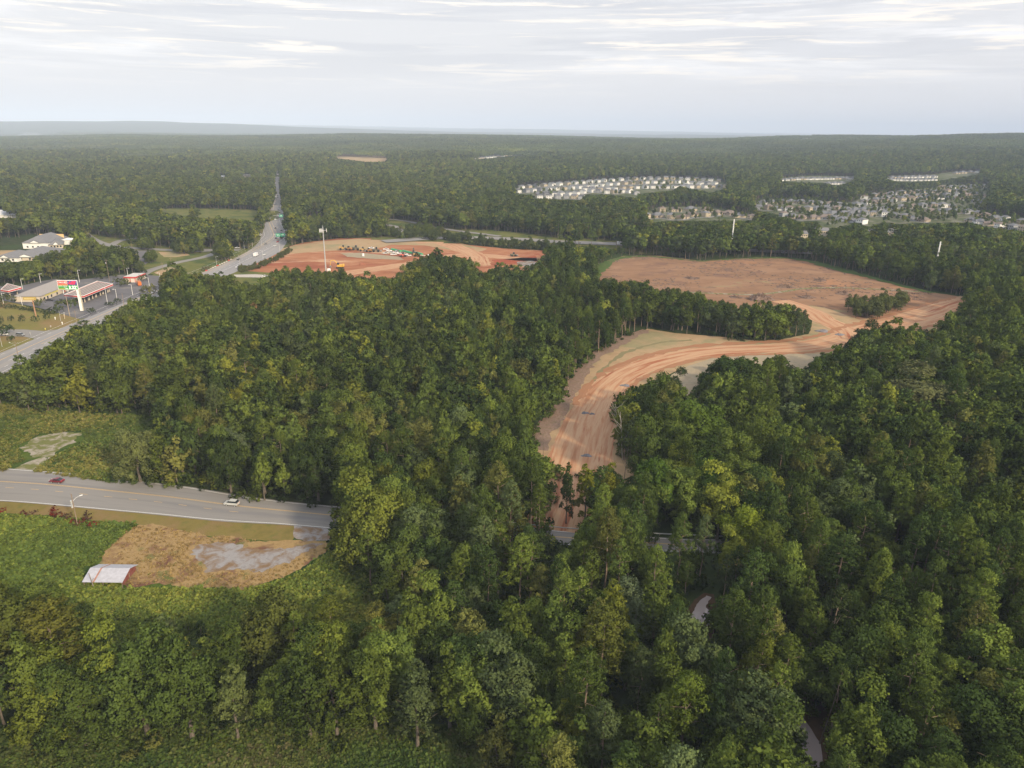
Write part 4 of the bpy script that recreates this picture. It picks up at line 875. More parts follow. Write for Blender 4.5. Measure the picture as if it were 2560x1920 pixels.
def plant_singles(lst):
    groups = {}
    for t in lst:
        g_ = (region(t[6], t[7]), t[3], colour_word(t[5])); groups.setdefault(g_, []).append(t)
    rs_ = np.random.default_rng(99)
    for (reg, ispine, cw), L_ in groups.items():
        L_.sort(key=lambda t: t[6])
        kind = 'pine' if ispine else 'broadleaf tree'
        for k, (x_, y_, z_, pn, s_, tn_, px_, py_) in enumerate(L_):
            src = near_pine if pn else near_broad
            cm, tm, H, r = src[int(rs_.integers(0, len(src)))]
            e = empty('pine_tree' if pn else 'broadleaf_tree', (x_, y_, z_-.1), float(rs_.uniform(0, 6.28)))
            w_ = s_**.75; e.scale = (w_*rs_.uniform(.85, 1.22), w_*rs_.uniform(.85, 1.22), s_)
            for nm, me in (('trunk', tm), ('crown', cm)):
                c = bpy.data.objects.new(nm, me); c.parent = e; COL.objects.link(c)
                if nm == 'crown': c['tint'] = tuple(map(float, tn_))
            if len(L_) == 1: lb = f"the only {cw} {kind} in the {reg}"
            elif k == 0: lb = f"leftmost {cw} {kind} in the {reg}"
            elif k == len(L_)-1: lb = f"rightmost {cw} {kind} in the {reg}"
            else: lb = f"{cw} {kind}, {ordn(k)} from left in the {reg}"
            tag(e, lb, 'pine' if pn else 'tree', f"{cw} {'pines' if pn else 'broadleaf trees'} in the {reg}")
plant_singles(SINGLE)
for i, (h, p) in enumerate(zip(HEROES, HP)):
    bx_, by_, ty, wpx, pn, tc_, lb = h; z0 = float(height(*p)); lo, hi = 2., 45.
    for _ in range(30):
        m_ = (lo+hi)/2
        if proj(np.array([p[0]]), np.array([p[1]]), np.array([z0+m_]))[1][0] > ty: lo = m_
        else: hi = m_
    pool = near_pine if pn else near_broad; want = wpx*math.hypot(math.hypot(*p), CAM_H-10)/FPX/2/1.12/m_
    cm, tm, H, r = sorted(pool, key=lambda v: abs(v[3]/v[2]-want)+.02*((i*7+int(v[2])) % 3))[0]; wid = wpx*math.hypot(math.hypot(*p), CAM_H-10)/FPX/2/(r*1.12)
    e = empty('pine_tree' if pn else 'broadleaf_tree', (p[0], p[1], z0-.1), i*1.1); e.scale = (wid, wid, m_/H)
    if 'leaning' in lb: e.rotation_euler = (.02, .20, .3)
    for nm, me in (('trunk', tm), ('crown', cm)):
        c = bpy.data.objects.new(nm, me); c.parent = e; COL.objects.link(c)
        if nm == 'crown': c['tint'] = tuple(v*.80 for v in tc_)
    tag(e, lb, 'pine' if pn else 'tree')

# ------------------------------------------------------------------ air
def haze():
    m, N, L = mat_new('air'); o = N.new('ShaderNodeOutputMaterial'); v = N.new('ShaderNodeVolumePrincipled')
    v.inputs['Color'].default_value = (.63, .76, .98, 1); v.inputs['Density'].default_value = 8.4e-5; v.inputs['Anisotropy'].default_value = -.25
    L.new(v.outputs[0], o.inputs['Volume'])
    b = MB(); s_ = 31000.; lo, hi = -62., 420.
    o_ = link_mesh('haze', [(x_, y_, z_) for z_ in (lo, hi) for x_, y_ in ((-s_, -s_), (s_, -s_), (s_, s_), (-s_, s_))], [(3, 2, 1, 0), (4, 5, 6, 7), (0, 1, 5, 4), (1, 2, 6, 5), (2, 3, 7, 6), (3, 0, 4, 7)], m)
    tag(o_, kind='stuff')
# ------------------------------------------------------------------ paints
def P_(name, col, rough=.55, metal=0, var=.08, emit=None):
    return bpy.data.materials.get(name) or paint(name, col, rough, metal, var, 1.2, emit)
M_WHITE = P_('white_coat', (.74, .74, .73)); M_RED = P_('red_coat', (.50, .035, .035)); M_GLASS = P_('dark_glass', (.025, .03, .035), .12); M_TYRE = P_('tyre', (.025, .025, .025), .9)
M_GREY = P_('grey_metal', (.42, .43, .44), .5, .3); M_STEEL = P_('galvanised', (.55, .56, .57), .5, .4); M_WOOD = P_('pole_wood', (.24, .18, .13), .95, 0, .25); M_CREAM = P_('cream_wall', (.52, .45, .36), .8)
M_ROOFG = P_('shingle_grey', (.155, .155, .165), .95, 0, .15); M_ROOFT = P_('metal_roof_tan', (.255, .235, .225), .7, 0, .06); M_BLACK = P_('black_coat', (.03, .03, .033), .35); M_YEL = P_('machine_yellow', (.62, .36, .05), .5)
M_GREEN = P_('green_sign', (.02, .30, .17), .5); M_HUB = P_('hubcap', (.55, .55, .56), .35, .5)
CARCOL = {'white': (.72, .72, .72), 'silver': (.50, .51, .50), 'grey': (.20, .21, .22), 'black': (.025, .025, .03), 'red': (.36, .03, .03), 'maroon': (.16, .022, .035), 'tan': (.42, .34, .24), 'blue': (.05, .09, .2), 'orange': (.55, .16, .04)}
def at(px, py, z=0.0):
    p = G(px, py, z) if z else G(px, py); return p[0], p[1], float(height(*p))
def heading(a, b):
    return math.atan2(b[1]-a[1], b[0]-a[0])
def sidebody(prof, w, inset=0.0, zin=None):
    """car-like solid: side profile (x,z) with half width w, narrowed above zin"""
    m = MB(); n = len(prof); L_ = [(x, -(w-(inset if zin is not None and z > zin else 0)), z) for x, z in prof]; Rr = [(x, -y, z) for x, y, z in L_]
    m.add(L_+Rr, [tuple(range(n)), tuple(range(2*n-1, n-1, -1))]+[(i, n+i, n+(i+1) % n, (i+1) % n) for i in range(n)]); return m
def make_car(style, colour, loc, rz, label, group=None, detail=False):
    cat = {'sedan': 'car', 'suv': 'car', 'pickup': 'pickup truck', 'van': 'van', 'box': 'truck'}[style]
    nm = {'sedan': 'car', 'suv': 'suv', 'pickup': 'pickup_truck', 'van': 'van', 'box': 'box_truck'}[style]
    e = empty(nm, (loc[0], loc[1], loc[2]+.17), rz); mt = P_('paint_'+colour, CARCOL[colour], .3, .1)
    if style == 'sedan':
        L_, w, h = 4.6, .9, 1.42
        body = [(-2.25, .35), (2.25, .35), (2.3, .6), (2.15, .78), (1.05, .95), (-1.55, .98), (-2.2, .92), (-2.3, .6)]
        cab = [(1.1, .93), (.35, 1.40), (-.85, 1.42), (-1.75, .97)]; roof = [(.33, 1.405), (-.80, 1.425), (-.80, 1.45), (.33, 1.43)]; wx = 1.38
    elif style in ('suv', 'van'):
        L_, w, h = 4.7, .93, 1.7; hh = 1.7 if style == 'suv' else 2.1
        body = [(-2.3, .38), (2.3, .38), (2.35, .75), (2.2, .95), (1.3, 1.1), (-2.25, 1.1), (-2.35, .7)]
        cab = [(1.35, 1.08), (.65, hh-.05), (-1.75, hh-.03), (-2.25, 1.08)]; roof = [(.65, hh-.05), (-1.7, hh-.03), (-1.7, hh+.02), (.62, hh)]; wx = 1.42
    elif style == 'pickup':
        L_, w, h = 5.6, .97, 1.85
        body = [(-2.8, .45), (2.8, .45), (2.85, .85), (2.65, 1.08), (1.5, 1.15), (-2.8, 1.15)]
        cab = [(1.45, 1.13), (.85, 1.78), (-.55, 1.80), (-.75, 1.13)]; roof = [(.85, 1.78), (-.53, 1.80), (-.53, 1.85), (.82, 1.83)]; wx = 1.75
    else:
        L_, w, h = 8., 1.15, 3.2
        body = [(-3.9, .6), (3.9, .6), (3.95, 1.3), (3.6, 1.5), (2.4, 1.5), (2.38, 3.3), (-3.9, 3.3)]
        cab = [(3.6, 1.48), (3.1, 2.35), (2.42, 2.38), (2.42, 1.48)]; roof = [(3.12, 2.36), (2.42, 2.39), (2.42, 2.44), (3.08, 2.41)]; wx = 2.7
    sidebody(body, w).build('body', mt, e); sidebody(cab, w-.04, .13, cab[0][1]+.1).build('windows', M_GLASS, e); sidebody(roof, w-.15).build('roof', mt, e)
    for sx in (wx, -wx):
        for sy in (-1, 1):
            r = .34 if style != 'box' else .5; m = MB(); m.cone((sx, sy*(w-.22), r-.17), (sx, sy*(w+.01), r-.17), r, r, 12 if detail else 7); t = m.build('wheel', M_TYRE, e)
            if detail: MB().cone((sx, sy*(w-.02), r-.17), (sx, sy*(w+.03), r-.17), r*.62, r*.58, 10).build('rim', M_HUB, t)
    if detail:
        for sy in (-.62, .62):
            MB().box(L_/2-.06, sy, .62, .12, .34, .16).build('headlight', M_WHITE, e); MB().box(-L_/2+.05, sy, .72, .10, .28, .22).build('tail_light', M_RED, e)
        if style == 'pickup': pass
    tag(e, label, cat, group); return e

# ------------------------------------------------------------------ the two cars on the near road
rd = G([(0, 1213), (300, 1240)]); hdg = heading(rd[0], rd[1])
make_car('sedan', 'maroon', at(143, 1206), hdg+math.pi+.02, 'dark maroon car driving left on the near road beside the grassy clearing', detail=True)
rd = G([(500, 1262), (700, 1280)]); make_car('suv', 'silver', at(580, 1263), heading(rd[0], rd[1])+math.pi, 'silver suv on the far lane of the near road below the woods', detail=True)

# utility pole by the near road
def utility_pole(base, top, label, cat='utility pole', arm=True, transformer=False, lamp=None, r=.16, mat=None, group=None, arm_rz=0.0):
    x_, y_, z_ = at(*base); lo, hi = 2., 60.
    for _ in range(28):
        m_ = (lo+hi)/2
        if proj(np.array([x_]), np.array([y_]), np.array([z_+m_]))[1][0] > top[1]: lo = m_
        else: hi = m_
    e = empty('utility_pole' if arm or transformer or mat is None else 'post', (x_, y_, z_), arm_rz); H = m_
    MB().cone((0, 0, -.2), (0, 0, H), r, r*.62, 8).build('pole', mat or M_WOOD, e)
    if arm: MB().box(0, 0, H-.9, 2.4, .12, .14).build('crossarm', mat or M_WOOD, e)
    if arm:
        for sx in (-1.1, 0, 1.1): MB().cone((sx, 0, H-.76), (sx, 0, H-.52), .05, .04, 6).build('insulator', M_STEEL, e)
    if transformer:
        for dz in ((0, 1.35) if transformer == 2 else (0,)): MB().cone((-.42, -.1, H-3.3-dz), (-.42, -.1, H-2.3-dz), .26, .24, 10).build('transformer', M_STEEL, e)
    if lamp:
        a, l_ = lamp; q = (math.cos(a)*l_, math.sin(a)*l_, H-1.6); MB().tube([(0, 0, H-2.6), (q[0]*.5, q[1]*.5, H-1.8), q], [.045, .04, .04], 6).build('arm', M_STEEL, e)
        MB().box(q[0]+math.cos(a)*.3, q[1]+math.sin(a)*.3, q[2]-.08, .85, .3, .16, a).build('lamp', M_WHITE, e)
    return tag(e, label, cat, group)
utility_pole((195, 1316), (177, 1234), 'wooden utility pole with two white transformers and a street lamp beside the near road', arm=False, transformer=2, lamp=(.9, 2.2), r=.17)

# guardrails where the near road crosses the creek
def guardrail(pts, label, z=0.0):
    S = spline(pts, 1.9); m = MB(); e = empty('guardrail', (float(S[0][0]), float(S[0][1]), 0)); o0 = S[0]
    for a, b in zip(S[:-1], S[1:]):
        mid_ = (a+b)/2-o0; L_ = np.hypot(*(b-a)); m.box(mid_[0], mid_[1], .55+z, L_, .07, .34, math.atan2(b[1]-a[1], b[0]-a[0]))
    m.build('rail', M_STEEL, e)
    for p in S[::2]: MB().box(p[0]-o0[0], p[1]-o0[1], -.05, .12, .2, .85+z).build('post', M_WOOD, e)
    tag(e, label, 'guardrail')
guardrail(G([(1230, 1306), (1384, 1322), (1520, 1332), (1649, 1339), (1790, 1345), (1900, 1350)]), 'grey guardrail along the far side of the paved road by the red dirt')
guardrail(G([(1560, 1378), (1649, 1383), (1780, 1387), (1880, 1390)]), 'grey guardrail along the near side of the paved road above the pond')

# old shed
def shed():
    el = G(204.4, 1455.7, 2.0); er = G(305.9, 1456.8, 2.0); L_ = math.hypot(er[0]-el[0], er[1]-el[1]); rz = heading(el, er); Dp = 7.8
    e = empty('old_shed', (el[0], el[1], 0), rz); ez, rzg, bz = 2.0, 3.45, 2.3
    def roofpart(x0, x1, nm, mt, lab=None):
        m = MB(); t = .06
        m.add([(x0, 0, ez), (x1, 0, ez), (x1+.1, Dp*.56, rzg), (x0+.1, Dp*.56, rzg), (x0, 0, ez+t), (x1, 0, ez+t), (x1+.1, Dp*.56, rzg+t), (x0+.1, Dp*.56, rzg+t)], [(3, 2, 1, 0), (4, 5, 6, 7), (0, 1, 5, 4), (1, 2, 6, 5), (3, 0, 4, 7)])
        m.add([(x0+.1, Dp*.56, rzg), (x1+.1, Dp*.56, rzg), (x1+.4, Dp, bz), (x0+.4, Dp, bz), (x0+.1, Dp*.56, rzg+t), (x1+.1, Dp*.56, rzg+t), (x1+.4, Dp, bz+t), (x0+.4, Dp, bz+t)], [(3, 2, 1, 0), (4, 5, 6, 7), (1, 2, 6, 5), (2, 3, 7, 6), (3, 0, 4, 7)])
        o = m.build(nm, mt, e); 
        if lab: o['label'] = lab
    tin = P_('tin_roof', (.40, .40, .44), .45, .2, .14); rust = P_('rusty_tin', (.30, .16, .12), .8, 0, .25)
    roofpart(0, 2.75, 'roof', tin); roofpart(2.75, 3.25, 'roof_panel', rust, 'rusty brown roof strip'); roofpart(3.25, L_, 'roof', tin)
    wall = P_('red_boards', (.26, .07, .06), .9, 0, .25)
    MB().box(L_*.56, 2.2, 0, L_*.72, .12, 2.6).build('wall', wall, e)
    m = MB(); x = L_-.35; m.add([(x, .9, .9), (x, Dp-.4, .9), (x, Dp-.2, 2.25), (x, Dp*.56, 3.35), (x, .4, 2.05), (x+.1, .9, .9), (x+.1, Dp-.4, .9), (x+.1, Dp-.2, 2.25), (x+.1, Dp*.56, 3.35), (x+.1, .4, 2.05)], [(0, 1, 2, 3, 4), (9, 8, 7, 6, 5), (0, 5, 6, 1), (1, 6, 7, 2), (2, 7, 8, 3), (3, 8, 9, 4), (4, 9, 5, 0)]); m.build('gable', P_('bright_red_boards', (.19, .06, .05), .85, 0, .2), e)  # gable boards have their own red, darker than the wall boards
    for px_, py_ in ((.35, .25), (L_-.3, .25), (L_-.2, 3.9), (L_+.1, Dp-.3), (.6, Dp-.4), (L_*.5, .3)): MB().box(px_, py_, 0, .13, .13, 2.05 if py_ < 1 else 2.3).build('post', M_WOOD, e)
    tag(e, 'open red shed with a white tin roof and rusty strip in the weedy field', 'shed')
    q = at(237, 1476); e2 = empty('leaning_pole', q, .0); MB().cone((0, 0, -.1), (-.9, .4, 5.0), .14, .09, 7).build('pole', P_('weathered', (.22, .19, .17), .9, 0, .2), e2); MB().cone((-.45, .2, 2.6), (.1, .5, 3.4), .07, .05, 6).build('brace', M_WOOD, e2); tag(e2, 'leaning broken wooden pole in front of the tin-roofed shed', 'pole')
    for i, (a, b) in enumerate(((252, 1474), (262, 1477))):
        q = at(a, b); rs_ = np.random.default_rng(i); m = MB()
        for k in range(9): m.box(rs_.normal(0, .6), rs_.normal(0, .4), rs_.uniform(0, .35), rs_.uniform(.3, 1.2), rs_.uniform(.2, .6), .1, rs_.uniform(0, 3))
        o = m.build('scrap_pile', [M_STEEL, M_WOOD][i], None); o.location = q; tag(o, ['pale scrap boards lying left of the other pile before the shed', 'dark scrap pile lying in the weeds before the shed'][i], 'scrap pile')
shed()

# ------------------------------------------------------------------ filling station
def quad_prism(P4, z0, z1, name, mat, parent, off):
    m = MB(); v = [(p[0]-off[0], p[1]-off[1], z) for z in (z0, z1) for p in P4]; m.add(v, [(3, 2, 1, 0), (4, 5, 6, 7), (0, 1, 5, 4), (1, 2, 6, 5), (2, 3, 7, 6), (3, 0, 4, 7)]); return m.build(name, mat, parent)
def inset(P4, d):
    c = P4.mean(0); return c+(P4-c)*(1-d/np.linalg.norm(P4-c, axis=1).mean())
def canopy(P4, zt, label, cols, nm='fuel_canopy'):
    P4 = np.array(P4); 
    if np.cross(P4[1]-P4[0], P4[2]-P4[1]) < 0: P4 = P4[::-1]
    o0 = P4.mean(0); e = empty(nm, (o0[0], o0[1], 0))
    quad_prism(inset(P4, .25), zt-.75, zt-.25, 'deck', P_('canopy_deck', (.30, .26, .24), .8, 0, .2), e, o0)
    for i in range(4):
        a, b = P4[i], P4[(i+1) % 4]; L_ = np.hypot(*(b-a)); c = (a+b)/2-o0; rz = math.atan2(b[1]-a[1], b[0]-a[0])
        f = MB().box(c[0], c[1], zt-1.25, L_, .22, 1.5, rz).build('fascia', M_WHITE, e); MB().box(c[0], c[1], zt-1.0, L_+.03, .27, .9, rz).build('red_band', M_RED, f)
    for k in range(1, 6):
        f_ = k/6; a = P4[0]*(1-f_)+P4[1]*f_; b = P4[3]*(1-f_)+P4[2]*f_; c = (a+b)/2-o0; MB().box(c[0], c[1], zt-.25, np.hypot(*(b-a))-1, .5, .12, math.atan2(b[1]-a[1], b[0]-a[0])).build('roof_seam', P_('roof_dirt', (.13, .10, .09), .9), e)
    for c in cols:
        c = c-o0; MB().box(c[0], c[1], 0, .5, .5, zt-.8).build('column', M_CREAM, e)
    tag(e, label, 'canopy'); return e
def bil(P4, u, v): return (P4[0]*(1-u)+P4[1]*u)*(1-v)+(P4[3]*(1-u)+P4[2]*u)*v
A = G([(160, 737), (208, 740), (282, 710), (243, 703)], z=5.6)
P4 = np.array(A)
canopy(P4, 5.6, 'large fuel canopy with red and white fascia beside the tall price sign', [bil(P4, u, v) for u in (.18, .82) for v in (.12, .37, .63, .88)])
k = 0
M_PUMP = P_('pump_panel', (.60, .52, .45), .6)
for u in (.22, .78):
    for v in (.05, .27, .5, .74, .95):
        c = bil(P4, u, v); e = empty('fuel_pump', (c[0], c[1], .1), heading(P4[1], P4[2])); MB().box(0, 0, 0, .9, 1.1, .3).build('island', M_CREAM, e)
        MB().box(0, -.38, .3, .6, .16, 1.9).build('side_post', M_PUMP, e); MB().box(0, .38, .3, .6, .16, 1.9).build('side_post', M_PUMP, e); MB().box(0, 0, 1.9, .6, .6, .3).build('header', M_WHITE, e); MB().box(0, 0, .3, .45, .55, 1.1).build('dispenser', M_GREY, e)
        tag(e, f"cream fuel pump, {ordn(k % 5)} from the near end in the {'store' if u < .5 else 'street'}-side row under the canopy", 'fuel pump', 'fuel pumps under the canopy'); k += 1
B = G([(2, 724), (20, 727), (53, 718), (18, 709)], z=5.0); canopy(B, 5.0, 'small red and white fuel canopy at the left edge behind the store', [bil(np.array(B), u, v) for u in (.2, .8) for v in (.2, .8)])
def hip_building(E1, E2, E3, ze, zr, wall, roof, nm, label, over=.6, cat='building', white_gable=False, hip=.5):
    E1, E2, E3 = map(np.array, (E1, E2, E3)); ax = E2-E1; w = np.hypot(*ax); rz = math.atan2(ax[1], ax[0]); dp = abs(np.cross(ax/w, E3-E2)); dp = float(dp)
    e = empty(nm, (E1[0], E1[1], float(height(*E1))), rz); m = MB().box(w/2, dp/2, -.3, w-2*over, dp-2*over, ze+.3); wl = m.build('wall', wall, e)
    if dp >= w: r0_, r1_ = (w/2, w*hip), (w/2, dp-w*hip)
    else: r0_, r1_ = (dp*hip, dp/2), (w-dp*hip, dp/2)
    V = [(0, 0, ze), (w, 0, ze), (w, dp, ze), (0, dp, ze), (*r0_, zr), (*r1_, zr), (0, 0, ze-.18), (w, 0, ze-.18), (w, dp, ze-.18), (0, dp, ze-.18)]
    F = [(0, 1, 4), (1, 2, 5, 4), (2, 3, 5), (3, 0, 4, 5)] if dp >= w else [(0, 1, 5, 4), (1, 2, 5), (2, 3, 4, 5), (3, 0, 4)]
    F += [(6, 9, 8, 7), (0, 6, 7, 1), (1, 7, 8, 2), (2, 8, 9, 3), (3, 9, 6, 0)]
    MB().add(V, F).build('roof', roof, e); tag(e, label, cat); return e, w, dp
e, w, dp = hip_building(G(32, 741, 4), G(100, 741, 4), G(152, 705, 4), 4.0, 7.6, M_CREAM, M_ROOFT, 'store', 'long convenience store with a pale grey hipped roof beside the fuel canopy', cat='shop')
for yy in (dp*.22, dp*.4): MB().box(w/2+w/2-.55, yy, 2.6, .3, dp*.16, 1.0).build('sign_band', P_('yellow_band', (.55, .48, .12), .6), e)
MB().box(w-.1, dp*.62, 2.7, 2.6, 7, 1.2).build('porch_fascia', M_RED, e)
for yy in (dp*.56, dp*.68): MB().box(w+1.0, yy, 0, .4, .4, 2.7).build('porch_column', M_WHITE, e)
for yy in (dp*.12, dp*.2, dp*.3, dp*.45, dp*.62, dp*.78): MB().box(w-.58, yy, .5, .08, 1.6, 1.7).build('window', M_GLASS, e)
MB().box(w-.56, dp*.66, .05, .1, 1.3, 2.3).build('door', P_('red_door', (.40, .06, .05), .5), e)
Cw = G([(327, 706), (350, 706)]); e = empty('car_wash', (Cw[0][0], Cw[0][1], 0), 0); ww = 8.5; dd = 15.
MB().box(-ww/2+4, dd/2, 0, ww, dd, 3.4).build('wall', M_CREAM, e); MB().box(-ww/2+4, dd/2, 3.3, ww+.8, dd+.8, .95).build('fascia', M_RED, e); MB().box(-ww/2+4, dd/2, 4.25, ww+.5, dd+.5, .1).build('roof', P_('pale_roof', (.46, .44, .42), .8), e)
for xx in (-.45*ww+4-.3, 3.6): MB().box(xx, -.05, 0, .35, .2, 3.3).build('pillar', M_RED, e)
MB().box(1.9, -.04, .05, 2.9, .1, 2.8).build('bay_door', P_('wash_door', (.62, .56, .5), .6), e)
tag(e, 'small flat-roofed building with a red fascia at the back of the parking lot', 'car wash')

def text_obj(txt, size, mat, parent, loc, rot, bold=.03):
    c = bpy.data.curves.new('writing', 'FONT'); c.body = txt; c.size = size; c.extrude = .02; c.offset = bold*size*.4; c.align_x = 'CENTER'; c.align_y = 'CENTER'
    t = bpy.data.objects.new('tmp', c); COL.objects.link(t); dg = bpy.context.evaluated_depsgraph_get(); me = bpy.data.meshes.new_from_object(t.evaluated_get(dg)); bpy.data.objects.remove(t)
    me.materials.clear(); me.materials.append(mat); o = bpy.data.objects.new('lettering', me); COL.objects.link(o); o.parent = parent; o.location = loc; o.rotation_euler = rot; return o
def price_sign():
    x_, y_, z_ = at(203, 777); e = empty('price_sign', (x_, y_, z_), .12)
    MB().box(.4, 0, -.2, 1.6, .9, 9.5).build('pylon_base', M_WHITE, e); MB().box(1.4, .1, -.2, .4, .8, 14.5, 0).build('pylon_side', P_('beige_panel', (.45, .42, .33), .7), e); MB().box(.1, 0, 9.3, 1.2, .8, 6.0).build('pylon', M_WHITE, e)
    zb = 13.9; W_ = 12.0; x0 = -W_+.9
    MB().box(x0+W_/2, 0, zb, W_, .7, 6.1).build('frame', M_WHITE, e)
    red = P_('sign_red', (.50, .03, .03), .5); org = P_('sign_orange', (.75, .26, .12), .5); vio = P_('sign_violet', (.10, .07, .26), .5); grn = P_('sign_green', (.02, .32, .06), .5); olv = P_('sign_olive', (.25, .33, .06), .5)
    y = -.38
    def panel(xa, xb, za, zb_, mt, nm='panel'): return MB().box((xa+xb)/2, y, za, xb-xa, .1, zb_-za).build(nm, mt, e)
    panel(x0+.25, x0+6.2, zb+3.6, zb+5.8, red); panel(x0+.25, x0+6.2, zb+2.95, zb+3.55, org); panel(x0+6.25, x0+W_-.2, zb+3.0, zb+5.8, vio); panel(x0+.25, x0+6.2, zb+1.4, zb+2.9, grn); panel(x0+.25, x0+4.1, zb+.25, zb+1.35, olv); panel(x0+4.15, x0+W_-.2, zb+.25, zb+2.95, grn)
    rot = (math.pi/2, 0, 0); lit = P_('led_white', (.8, .9, .8), .5, emit=((.85, 1, .8), .5)); ledr = P_('led_red', (.8, .02, .03), .5, emit=((1, .02, .05), .35))
    text_obj('CIRCLE', 1.35, M_WHITE, e, (x0+2.6, y-.07, zb+4.75), rot, .08); 
    m = MB(); n = 20
    for i in range(n):
        a, b = 2*math.pi*i/n, 2*math.pi*(i+1)/n; m.box(x0+5.35+.72*math.cos((a+b)/2), y-.08, zb+4.72+.72*math.sin((a+b)/2)-.1, .26, .05, .22)
    m.build('logo_ring', M_WHITE, e); text_obj('K', 1.0, M_WHITE, e, (x0+5.35, y-.07, zb+4.72), rot, .08)
    text_obj('4.87', 2.5, ledr, e, (x0+9.0, y-.07, zb+4.35), rot, .10); text_obj('3.22', 2.6, lit, e, (x0+8.7, y-.07, zb+1.5), rot, .08); text_obj('9', 1.1, lit, e, (x0+11.25, y-.07, zb+2.1), rot, .05)
    for xa, xb, za in ((.6, 2.9, 2.4), (3.3, 5.9, 2.4), (3.6, 5.6, 1.7), (4.4, 6.0, .7)): MB().box(x0+(xa+xb)/2, y-.08, zb+za, xb-xa, .04, .28).build('light_bar', lit if za < 1 else M_WHITE, e)
    tag(e, 'tall white pylon sign with red CIRCLE K panel and green 3.22 price', 'sign')
price_sign()
q = at(90, 790); e = empty('billboard_sign', q, .10); MB().cone((0, 0, -.2), (-.1, 0, 10.6), .42, .3, 10).build('pole', P_('rust_pole', (.36, .20, .12), .9, 0, .2), e); MB().box(-1.6, 0, 10.2, 7.4, .6, 1.9).build('board', P_('ochre_board', (.42, .30, .08), .7), e)
for k in range(9): MB().box(-4.4+k*.63, -.33, 10.75, .42, .06, .8).build('letter_block', P_('pale_yellow', (.62, .52, .26), .7), e)
tag(e, 'ochre rectangular sign on a tall rusty pole at the edge of the lawn', 'sign')

def light_pole(base, top, arms, label, group='white light poles around the filling station', mat=None, rz=0.0, r=.14):
    x_, y_, z_ = at(*base); lo, hi = 2., 30.
    for _ in range(26):
        m_ = (lo+hi)/2
        if proj(np.array([x_]), np.array([y_]), np.array([z_+m_]))[1][0] > top: lo = m_
        else: hi = m_
    mt = mat or M_WHITE; e = empty('light_pole', (x_, y_, z_), rz); MB().cone((0, 0, -.1), (0, 0, m_), r, r*.7, 8).build('pole', mt, e)
    for s_ in arms: MB().box(s_*.75, 0, m_-.12, 1.5, .09, .09).build('arm', mt, e); MB().box(s_*1.5, 0, m_-.16, .85, .42, .18).build('lamp', mt, e)
    return tag(e, label, 'light pole', group)
for b_, t_, ar, lb in (((57, 724), 697, (1,), 'white light pole standing left of the long grey store roof'), ((102, 707), 684, (1,), 'white light pole behind the middle of the long store roof'), ((56, 764), 741, (-1,), 'white light pole between the hedge and the front of the store'),
                       ((269, 759), 719, (-1,), 'white light pole on the street side at the right end of the canopy'), ((293, 750), 723, (-1,), 'white light pole at the shrub island by the street'), ((332, 738), 711, (-1,), 'white light pole near the white road markings of the lot exit'),
                       ((374, 719), 694, (-1,), 'white light pole right of the small red-fascia building'), ((401, 700), 682, (-1,), 'rightmost white light pole at the back corner of the lot'), ((199, 706), 675, (1,), 'white light pole behind the hedge above the price sign'),
                       ((320, 690), 670, (1,), 'white light pole behind the small red-fascia building'), ((9, 759), 733, (1,), 'leftmost white light pole by the big bush')):
    light_pole(b_, t_, ar, lb)
utility_pole((274, 703), (268, 648), 'tall utility pole with a white transformer behind the fuel canopy', transformer=1)
utility_pole((313, 685), (309, 649), 'utility pole with crossarm just right of the tall transformer pole')
utility_pole((174.7, 791), (166, 739), 'plain tan wooden pole between the lawn and the price sign', cat='pole', arm=False, mat=P_('tan_pole', (.42, .33, .24), .9), r=.17)
utility_pole((193, 812), (185, 776), 'utility pole with crossarm at the street beside the lawn corner')
utility_pole((311, 770), (306, 733), 'thin grey utility pole at the street by the shrub island', arm=False)
utility_pole((51, 914), (39, 853), 'utility pole with crossarms and a long lamp arm beside the wide street', lamp=(2.6, 5.5), arm=True)
utility_pole((5.4, 867), (1, 843), 'short pale pole on the lawn at the left edge', cat='pole', arm=False, mat=M_STEEL, r=.12)
utility_pole((152, 802), (147, 777), 'street lamp pole on the lawn near the street corner', arm=False, lamp=(.5, 2.2), mat=M_STEEL, r=.1)

